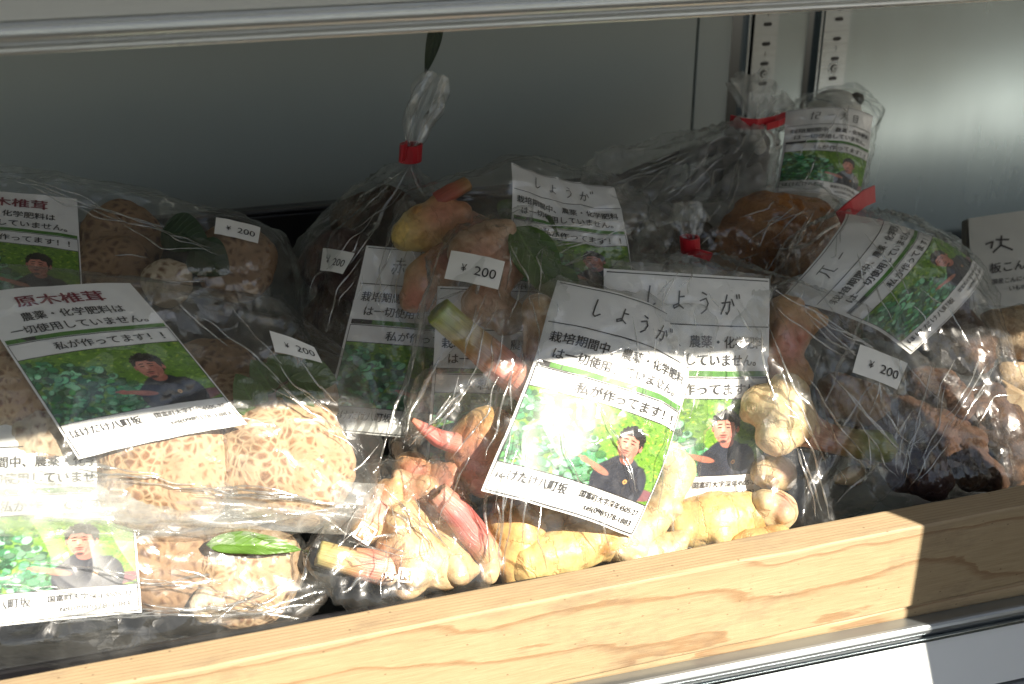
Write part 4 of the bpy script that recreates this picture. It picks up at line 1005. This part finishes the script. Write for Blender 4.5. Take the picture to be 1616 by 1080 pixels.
# --- right hand bag with rotated label, dark taro
c = []; g = 'dark taro tubers in the right bag'
for i, a in enumerate((('dark taro behind the tilted label', [(1330, 470, .150, 60), (1430, 480, .140, 66), (1480, 470, .138, 50)], 'taro_skin', .003),
          ('purple brown taro at the left end of the tilted label', [(1240, 470, .140, 26), (1275, 490, .132, 34), (1330, 510, .125, 34)], 'taro_red', .002),
          ('dark taro with pale scars at the right below the tilted label', [(1490, 510, .118, 46), (1530, 550, .108, 44)], 'taro_skin', .003),
          ('hairy tan taro by the right edge of the picture', [(1560, 660, .075, 44), (1590, 690, .070, 46), (1600, 735, .062, 36)], 'taro_skin', .004),
          ('purple taro low on the right just above the board', [(1430, 748, .056, 34), (1462, 752, .050, 40)], 'taro_red', .004),
          ('tan knobbly taro with hairy tip right of the price sticker', [(1455, 605, .088, 28), (1490, 612, .082, 34), (1512, 640, .078, 26)], 'taro_skin', .003),
          ('purplish taro beside the one low on the right', [(1535, 742, .052, 36), (1560, 752, .050, 30)], 'taro_skin', .004),
          ('round hairy taro just above the tan hairy one at the right', [(1530, 640, .086, 30), (1560, 632, .084, 30)], 'taro_skin', .004),
          ('small brown taro between the purple and hairy ones', [(1500, 690, .072, 34), (1535, 700, .068, 28)], 'taro_skin', .004),
          ('dark taro in the shadow below the right price sticker', [(1400, 680, .085, 60), (1470, 690, .080, 62)], 'taro_skin', .003))):
    o, p = tuber(a[0], a[1], a[2], 'tuber', g, 'taro_tuber', seed=20+i*1.7, rough=a[3], rscale=105); c += p
bf, ff = bag('taro_bag', c, ((1340, 336, .170), (1235, 395, .160), (1224, 450, .15), (1250, 520, .12), (1440, 345, .165), (1510, 380, .155), (1530, 450, .13), (1560, 560, .10), (1610, 690, .075), (1600, 780, .05), (1400, 795, .045)),
    ((1229, 474, .118), (1334, 338, .146), (1552, 428, .130), (1436, 560, .096)), 'bag of dark taro with a tilted picture label and red tape at its corner', 'bag of tubers', None, at(1345, 332, .172), 'film_clear', 27, .0026, None, ('sato', 'dash'), bow=(.014, .010))
ribbon(bf, [at(1324, 346, .146), at(1345, 328, .148), at(1364, 313, .152), at(1380, 306, .156)], .0085, (-.35, 0, .9))

# --- right front ginger bag
c = []
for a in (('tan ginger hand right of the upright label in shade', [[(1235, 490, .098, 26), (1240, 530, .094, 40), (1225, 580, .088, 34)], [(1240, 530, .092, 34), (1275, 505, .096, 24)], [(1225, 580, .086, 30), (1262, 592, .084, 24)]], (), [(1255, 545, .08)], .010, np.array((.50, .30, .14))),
          ('sunlit ginger with a pointed pink shoot and green stem stub', [[(1205, 640, .064, 36), (1238, 645, .058, 46), (1262, 668, .055, 34)], [(1240, 620, .060, 34), (1225, 690, .054, 34)]], (([(1262, 676, .054, 34), (1300, 690, .055, 27), (1350, 702, .056, 27), (1396, 706, .058, 29)], [(.60, .35, .26), (.40, .20, .12), (.20, .22, .05), (.24, .28, .05)]),), [(1285, 685, .054)], .009, GPALE),
          ('small round ginger knob beside the lower right of the upright label', [[(1212, 745, .062, 28), (1230, 748, .060, 29)]], (), [(1240, 742, .05)], .006, GPALE),
          ('round ginger knob at the right end on the board', [[(1205, 800, .048, 28), (1230, 805, .046, 33)]], (), [(1240, 795, .04)], .006, GPALE),
          ('smooth yellow ginger under the upright label', [[(1075, 830, .052, 38), (1120, 822, .050, 46), (1180, 815, .050, 40)]], (), (), .01, np.array((.73, .52, .21))),
          ('brown ginger lobe between the sunlit ginger and the board', [[(1180, 860, .036, 26), (1230, 850, .034, 24)]], (), (), .010, np.array((.58, .38, .16))),
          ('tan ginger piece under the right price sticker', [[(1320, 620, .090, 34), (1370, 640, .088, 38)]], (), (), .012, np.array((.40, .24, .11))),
          ('pale ginger chip beside the green stem stub', [[(1322, 755, .062, 10), (1350, 750, .062, 18)]], (), (), .01, GPALE)):
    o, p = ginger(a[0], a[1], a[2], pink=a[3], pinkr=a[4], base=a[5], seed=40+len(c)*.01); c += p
nk = at(1092, 396, .128)
bd, fd = bag('ginger_bag', c, ((975, 418, .115), (1215, 436, .108), (1385, 492, .098), (1470, 575, .085), (1490, 640, .072), (1440, 740, .050), (1380, 800, .036), (1255, 842, .030), (1050, 885, .030), (940, 640, .085)), ((952, 424, .102), (1213, 440, .096), (1200, 790, .064), (940, 798, .066)),
    'ginger bag on the right with an upright label and lower price sticker', 'bag of ginger', GB, nk, 'film_clear', 33, .0026, ((1357, 544), (1432, 574), (1416, 615), (1345, 588)), ('shi', 'yo', 'u', 'ga'), bow=(.007, .004))
film_sheet(bd, PX((962, 412, .110), (1216, 436, .101), (1200, 548, .080), (980, 590, .078)), 21, .003)
plume(bd, at(1090, 380, .130), at(1082, 318, .138), .011, 8, 'film', pleats=6)
ring = [at(1089, 386, .129)+Vector((math.cos(a)*.0042, math.sin(a)*.004, 0)) for a in [i/16*2*math.pi for i in range(17)]]
ribbon(bd, ring, .0075, (-.15, 0, 1))
ribbon(bd, [at(1096, 398, .122), at(1110, 402, .120), at(1122, 406, .12)], .004, (0, 0, 1), name='tie_end')

# --- front ginger bag with the main label
c = []
for a in (('ginger with a pink sprout left of the front label', [[(738, 700, .066, 36), (768, 680, .066, 44), (762, 745, .060, 42)], [(772, 680, .066, 36), (808, 690, .066, 32)]], (([(718, 700, .062, 20), (690, 692, .060, 17), (668, 676, .060, 11), (650, 662, .061, 4)], [(.62, .26, .20), (.60, .16, .13), (.62, .18, .15), (.55, .22, .12)]),), [(735, 695, .05), (740, 740, .05)], .012, np.array((.66, .44, .16))),
          ('ginger below the front label at its left', [[(800, 830, .050, 34), (822, 850, .046, 44), (815, 885, .040, 40)]], (), (), .01, np.array((.70, .46, .17))),
          ('smooth yellow ginger in front, resting against the board', [[(830, 890, .036, 34), (890, 872, .038, 42), (950, 850, .042, 34)]], (), (), .01, np.array((.74, .53, .22))),
          ('pale ginger knob below the lower right corner of the front label', [[(985, 862, .040, 34), (1015, 835, .046, 30), (1045, 800, .052, 28)]], (), (), .01, GPALE),
          ('pale ginger between the front label and the upright label', [[(1050, 720, .066, 30), (1072, 742, .064, 30), (1050, 780, .058, 30)]], (), (), .01, GPALE),
          ('red stemmed ginger stump at the lower left of the front bag', [[(772, 880, .040, 24), (770, 905, .034, 20)]], (([(768, 876, .036, 26), (748, 845, .038, 28), (720, 808, .042, 26), (690, 776, .046, 22)], [(.62, .42, .22), (.60, .17, .15), (.58, .15, .14), (.62, .34, .24)]),), [(768, 870, .035)], .008, GPALE),
          ('tan ginger lobe low between the low front bag and the front label', [[(690, 845, .050, 34), (722, 888, .040, 32)]], (), [(700, 850, .04)], .010, np.array((.62, .42, .20))),
          ('brownish ginger row hidden mostly behind the bottom of the front label', [[(800, 800, .066, 44), (880, 840, .060, 46), (965, 830, .062, 42)]], (), (), .010, np.array((.56, .36, .14))),
          ('small pale ginger tip touching the board right of the front label', [[(1000, 880, .036, 26), (1052, 868, .040, 32)]], (), (), .010, GPALE),
          ('yellow ginger lobe left of the pink sprout', [[(650, 745, .070, 34), (690, 800, .062, 38)]], (), [(660, 750, .06)], .010, np.array((.66, .46, .18))),
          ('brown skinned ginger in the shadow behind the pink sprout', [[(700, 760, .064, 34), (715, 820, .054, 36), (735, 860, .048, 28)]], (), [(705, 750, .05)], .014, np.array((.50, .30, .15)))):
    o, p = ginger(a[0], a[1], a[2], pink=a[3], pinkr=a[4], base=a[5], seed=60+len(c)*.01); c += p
bc, fc = bag('ginger_bag', c, ((880, 428, .090), (1118, 508, .082), (1092, 760, .052), (1055, 850, .034), (980, 890, .026), (810, 922, .022), (760, 905, .024), (640, 690, .064), (700, 560, .080)), ((884, 440, .092), (1115, 513, .086), (1003, 847, .031), (754, 776, .034)),
    'ginger bag in front whose big tilted label is half in sun', 'bag of ginger', GB, None, 'film_clear', 44, .0028, None, ('shi', 'yo', 'u', 'ga'), bow=(.006, .006), twist=.003, curl=-.03, crumple=.0016)

# --- low front ginger bag with recycling marks
c = []
for a in (('pale ginger hand in the low front bag, ribbed and sunlit', [[(640, 830, .050, 44), (650, 880, .040, 52), (640, 920, .034, 30)], [(650, 870, .040, 46), (700, 900, .036, 36)]], (([(618, 900, .036, 32), (580, 893, .036, 30), (545, 884, .037, 25), (502, 872, .040, 22)], [(.66, .50, .34), (.58, .22, .17), (.55, .36, .16), (.42, .38, .14)]),), [(598, 890, .03)], .009, np.array((.70, .52, .30))),
          ('pale ginger lobe at the left top of the low front bag', [[(585, 830, .054, 34), (612, 785, .060, 32)]], (), [(600, 800, .05)], .008, np.array((.66, .46, .24))),
          ('pale ginger lobe at the right end of the low front bag', [[(705, 850, .046, 36), (722, 900, .032, 28)]], (), (), .010, np.array((.68, .50, .28))),
          ('pink ginger lobe at the top of the low front bag', [[(640, 770, .062, 30), (675, 780, .060, 34), (690, 830, .050, 30)]], (), [(650, 780, .06)], .010, np.array((.66, .48, .28)))):
    o, p = ginger(a[0], a[1], a[2], pink=a[3], pinkr=a[4], base=a[5], seed=80+len(c)*.01); c += p
be, fe = bag('ginger_bag', c, ((612, 735, .078), (685, 742, .066), (742, 858, .036), (752, 918, .018), (600, 950, .018), (535, 955, .018), (488, 880, .040), (560, 800, .060)), None,
    'low ginger bag at the front printed with white recycling marks', 'bag of ginger', GB, at(600, 730, .082), 'film', 51, .0030)
for q in (((600, 745, .070), (640, 820, .046), (690, 905, .026)), ((655, 742, .066), (640, 800, .050), (620, 850, .038), (560, 870, .034)), ((540, 935, .022), (570, 905, .026), (620, 920, .02))):
    film_fold(be, PX(*q), .0009)
for q in (((800, 560, .084), (784, 650, .070), (770, 760, .054), (768, 890, .028)), ((640, 700, .066), (660, 620, .078), (700, 560, .084)), ((790, 570, .084), (700, 640, .076), (640, 700, .066)), ((985, 560, .082), (1010, 500, .086)), ((905, 560, .080), (935, 470, .088))):
    film_fold(bc, PX(*q), .0011)
for q in (((1300, 560, .088), (1260, 660, .070), (1240, 730, .054)), ((1390, 600, .080), (1300, 700, .060), (1262, 780, .042)), ((1320, 800, .036), (1390, 720, .052), (1440, 640, .066)), ((1370, 500, .098), (1330, 560, .086), (1290, 640, .074)), ((1100, 520, .10), (1110, 440, .112)), ((1060, 740, .062), (1075, 860, .034))):
    film_fold(bd, PX(*q), .0009)
for q in (((1235, 400, .158), (1280, 380, .160), (1345, 336, .17)), ((1510, 385, .152), (1530, 460, .128), (1575, 560, .098)), ((1400, 650, .082), (1480, 630, .084), (1560, 620, .084)), ((1440, 700, .066), (1540, 660, .076), (1590, 600, .088))):
    film_fold(bf, PX(*q), .0008)
for q in (((812, 352, .124), (760, 430, .108), (745, 520, .094)), ((812, 352, .124), (860, 420, .112), (940, 470, .098)), ((812, 352, .124), (700, 384, .124)), ((700, 384, .122), (668, 490, .095), (640, 640, .072))):
    film_fold(bb, PX(*q), .0008)
for q in (((648, 262, .20), (560, 310, .225), (495, 360, .232)), ((648, 262, .20), (600, 340, .19), (560, 400, .178)), ((648, 262, .2), (690, 330, .195))):
    film_fold(tb, PX(*q), .0008)
surface_folds(be, fe, fan((620, 720), ((500, 890), (560, 950), (650, 945), (750, 900)), 13, 1), .0004, seed=1)
surface_folds(be, fe, fan((745, 900), ((500, 880), (600, 760)), 7, 12), .0005, seed=12)
surface_folds(bc, fc, fan((840, 470), ((640, 690), (700, 860), (800, 915), (980, 885)), 16, 2), .0006, seed=2)
surface_folds(bc, fc, fan((1060, 880), ((860, 480), (1000, 500), (1110, 560)), 7, 13), .0005, seed=13)
surface_folds(bd, fd, fan((1180, 430), ((1260, 840), (1380, 800), (1480, 700), (1500, 600)), 20, 3), .0006, seed=3)
surface_folds(bd, fd, fan((1090, 400), ((960, 470), (1060, 560), (1200, 520)), 8, 14), .0005, seed=14)
surface_folds(bd, fd, fan((1390, 800), ((1220, 640), (1330, 560), (1480, 600)), 9, 15), .0005, seed=15)
surface_folds(bf, ff, fan((1345, 335), ((1240, 500), (1430, 560), (1570, 560)), 10, 4), .0005, seed=4)
surface_folds(bf, ff, fan((1420, 790), ((1420, 560), (1520, 520), (1610, 640)), 16, 16), .00055, seed=16)
surface_folds(bb, fb, fan((812, 352), ((650, 640), (700, 740), (900, 520)), 14, 5), .0005, seed=5)
surface_folds(ba, fa, fan((1050, 350), ((630, 360), (640, 470), (800, 490)), 14, 6, cover=(.0, 1)), .0005, seed=6)
surface_folds(tb, ft, fan((648, 262), ((480, 420), (500, 520), (600, 560), (690, 380)), 16, 7), .0005, seed=7)
surface_folds(bh, fh, fan((1196, 198), ((920, 270), (1000, 340), (1070, 400), (1160, 400)), 22, 8), .0009, seed=8)
surface_folds(bg, fg, fan((1300, 300), ((1010, 400), (1150, 460), (1310, 400)), 14, 9), .0006, seed=9)
surface_folds(bi, fi, fan((1330, 145), ((1215, 300), (1350, 310)), 8, 10), .0005, seed=10)
surface_folds(pk2, f2, fan((640, 800), ((0, 720), (200, 760), (300, 840)), 14, 17, 14), .00055, seed=17)
surface_folds(pk2, f2, fan((605, 740), ((250, 470), (440, 490), (420, 640)), 10, 18), .0005, seed=18)
surface_folds(pk3, f3, fan((520, 960), ((0, 860), (0, 1000), (200, 840)), 12, 19, 14), .0005, seed=19)
surface_folds(pk3, f3, fan((510, 900), ((300, 1000), (440, 870)), 8, 20, 8), .0005, seed=20)
surface_folds(pk1, f1, fan((480, 440), ((0, 270), (120, 330), (150, 460)), 12, 21), .0005, seed=21)
# white recycling marks printed on that film
def film_mark(parent, f, px, py, ang, s, shape):
    w = parent_world(f.parent); me = f.data; bvh = BVHTree.FromPolygons([v.co+w for v in me.vertices], [tuple(p.vertices) for p in me.polygons])
    vs, fs = [], []; ca, sa = math.cos(ang), math.sin(ang)
    V2, F2 = shape
    for x, y in V2:
        X, Y_ = px+s*(x*ca+y*sa), py-s*(-x*sa+y*ca)
        d = (FWD+RGT*((X-808)/FPX)+UPV*((540-Y_)/FPX)).normalized(); h = bvh.ray_cast(CAM, d)
        vs.append((h[0] if h[0] is not None else at(X, Y_, .03))-d*.0005)
    link_mesh('recycling_mark', mesh_from('recycling_mark', vs, F2), ['white_print'], parent, False)
sq = [[(-.5, .12), (-.5, .5), (-.1, .5)], [(.05, .5), (.5, .5), (.5, .1)], [(.5, -.05), (.5, -.5), (.1, -.5)], [(-.05, -.5), (-.5, -.5), (-.5, 0)], [(-.22, -.28), (-.22, .28), (.1, .28), (.22, .1), (-.2, .02)], [(.0, -.1), (.25, -.28)]]
film_mark(be, fe, 576, 842, .55, 26, strokes2d(sq, .12))
pv, pf, pw_ = text2d('PP', .01)
film_mark(be, fe, 580, 858, -.7, 15, ([(a, b) for a, b, q in pv], pf))
film_mark(be, fe, 608, 912, .1, 13, ([(a, b) for a, b, q in pv], pf))
film_mark(be, fe, 640, 908, .1, 20, strokes2d(sq, .13))

plain('packet_grey', (.22, .21, .18), .4, vary=.2, nscale=60)
# --- far right: konnyaku pack, pale caps, wooden slat
kp = Patch(*corners((1528, 345, .230), (1760, 315, .230), (1760, 520, .185), (1528, 545, .185)), bu=.002, bv=.002, seed=2)
kth = thing('konnyaku_pack', at(1600, 520, .19), 'white printed packet at the right edge with grey lower part', 'packet')
items = []
V2, F2 = strokes2d([[(9, 63), (13, 64), (12, 60)], [(15, 65), (22, 64)], [(18, 67), (17.5, 61), (13, 57)], [(17.5, 61), (24, 57)]], 1.1); items.append((V2, F2, 'ink'))
items += [T('板こんにゃく', 11, 44, 7.0, bold=.012), T('国産こんにゃく', 12, 36.5, 3.6, bold=.012), T('いもの粉使用', 22, 31, 3.6, bold=.012)]
plain('packet_paper', (.34, .35, .33), .5, vary=.05)
build_sheet_obj('printed_front', kth, kp, 90, 82, items, 'packet_paper')
bm = bmesh.new()
for u_ in (0, 1):
    for v_ in (0, 1):
        for d_ in (-.0015, -.007): bm.verts.new(kp(u_, v_, d_))
bmesh.ops.convex_hull(bm, input=bm.verts[:])
link_mesh('pack_body', bm_mesh('pack_body', bm), ['packet_grey'], kth, False)
box('tray_lower', (at(1530, 560, .19).x, .187, .02), (.42, .20, at(1560, 548, .19).z-.002), 'packet_grey', kth, .002)
bmp = []
for i, a in enumerate((('beige mushroom cap with brown streaks at the right edge', [(1572, 520, .118, 34), (1620, 528, .112, 50), (1690, 560, .105, 46)]), ('pale fleshy mushroom stalk below the beige cap', [(1588, 592, .102, 22), (1622, 598, .100, 28), (1680, 610, .10, 32)]))):
    o, p = tuber(a[0], a[1], 'cap_beige', 'mushroom', 'beige mushrooms at the right edge', 'beige_mushroom', seed=90+i, rough=.001); bmp += p
c = []
sl = [at(1572, 618, .088), at(1640, 655, .084)]; sl[1] = sl[0]+(sl[1]-sl[0])*((sl[0].z-FZ-.012)/max(.004, sl[0].z-sl[1].z))
bm = bmesh.new(); d = (sl[1]-sl[0]); L = d.length
add_box(bm, (-L/2, -.004, -.006), (L/2, .004, .006), .0008)
bmesh.ops.transform(bm, matrix=Matrix.Translation((sl[0]+sl[1])/2) @ d.to_track_quat('X', 'Z').to_matrix().to_4x4(), verts=bm.verts)
setp(link_mesh('wooden_stick', bm_mesh('wooden_stick', bm), ['wood'], None, False), 'short wooden stick at the right edge under the beige mushrooms', 'stick')
q = [Vector((x, y, FZ+.004)) for x, y in ((.25, .10), (.36, .09), (.38, .16), (.26, .17))]
bm_, fm_ = bag('mushroom_bag', bmp+q, ((1545, 490, .135),), None, 'clear bag of beige mushrooms cut off by the right edge', 'bag of mushrooms', None, None, 'film_clear', 61, .002)
# --- green blade hanging from the upper shelf
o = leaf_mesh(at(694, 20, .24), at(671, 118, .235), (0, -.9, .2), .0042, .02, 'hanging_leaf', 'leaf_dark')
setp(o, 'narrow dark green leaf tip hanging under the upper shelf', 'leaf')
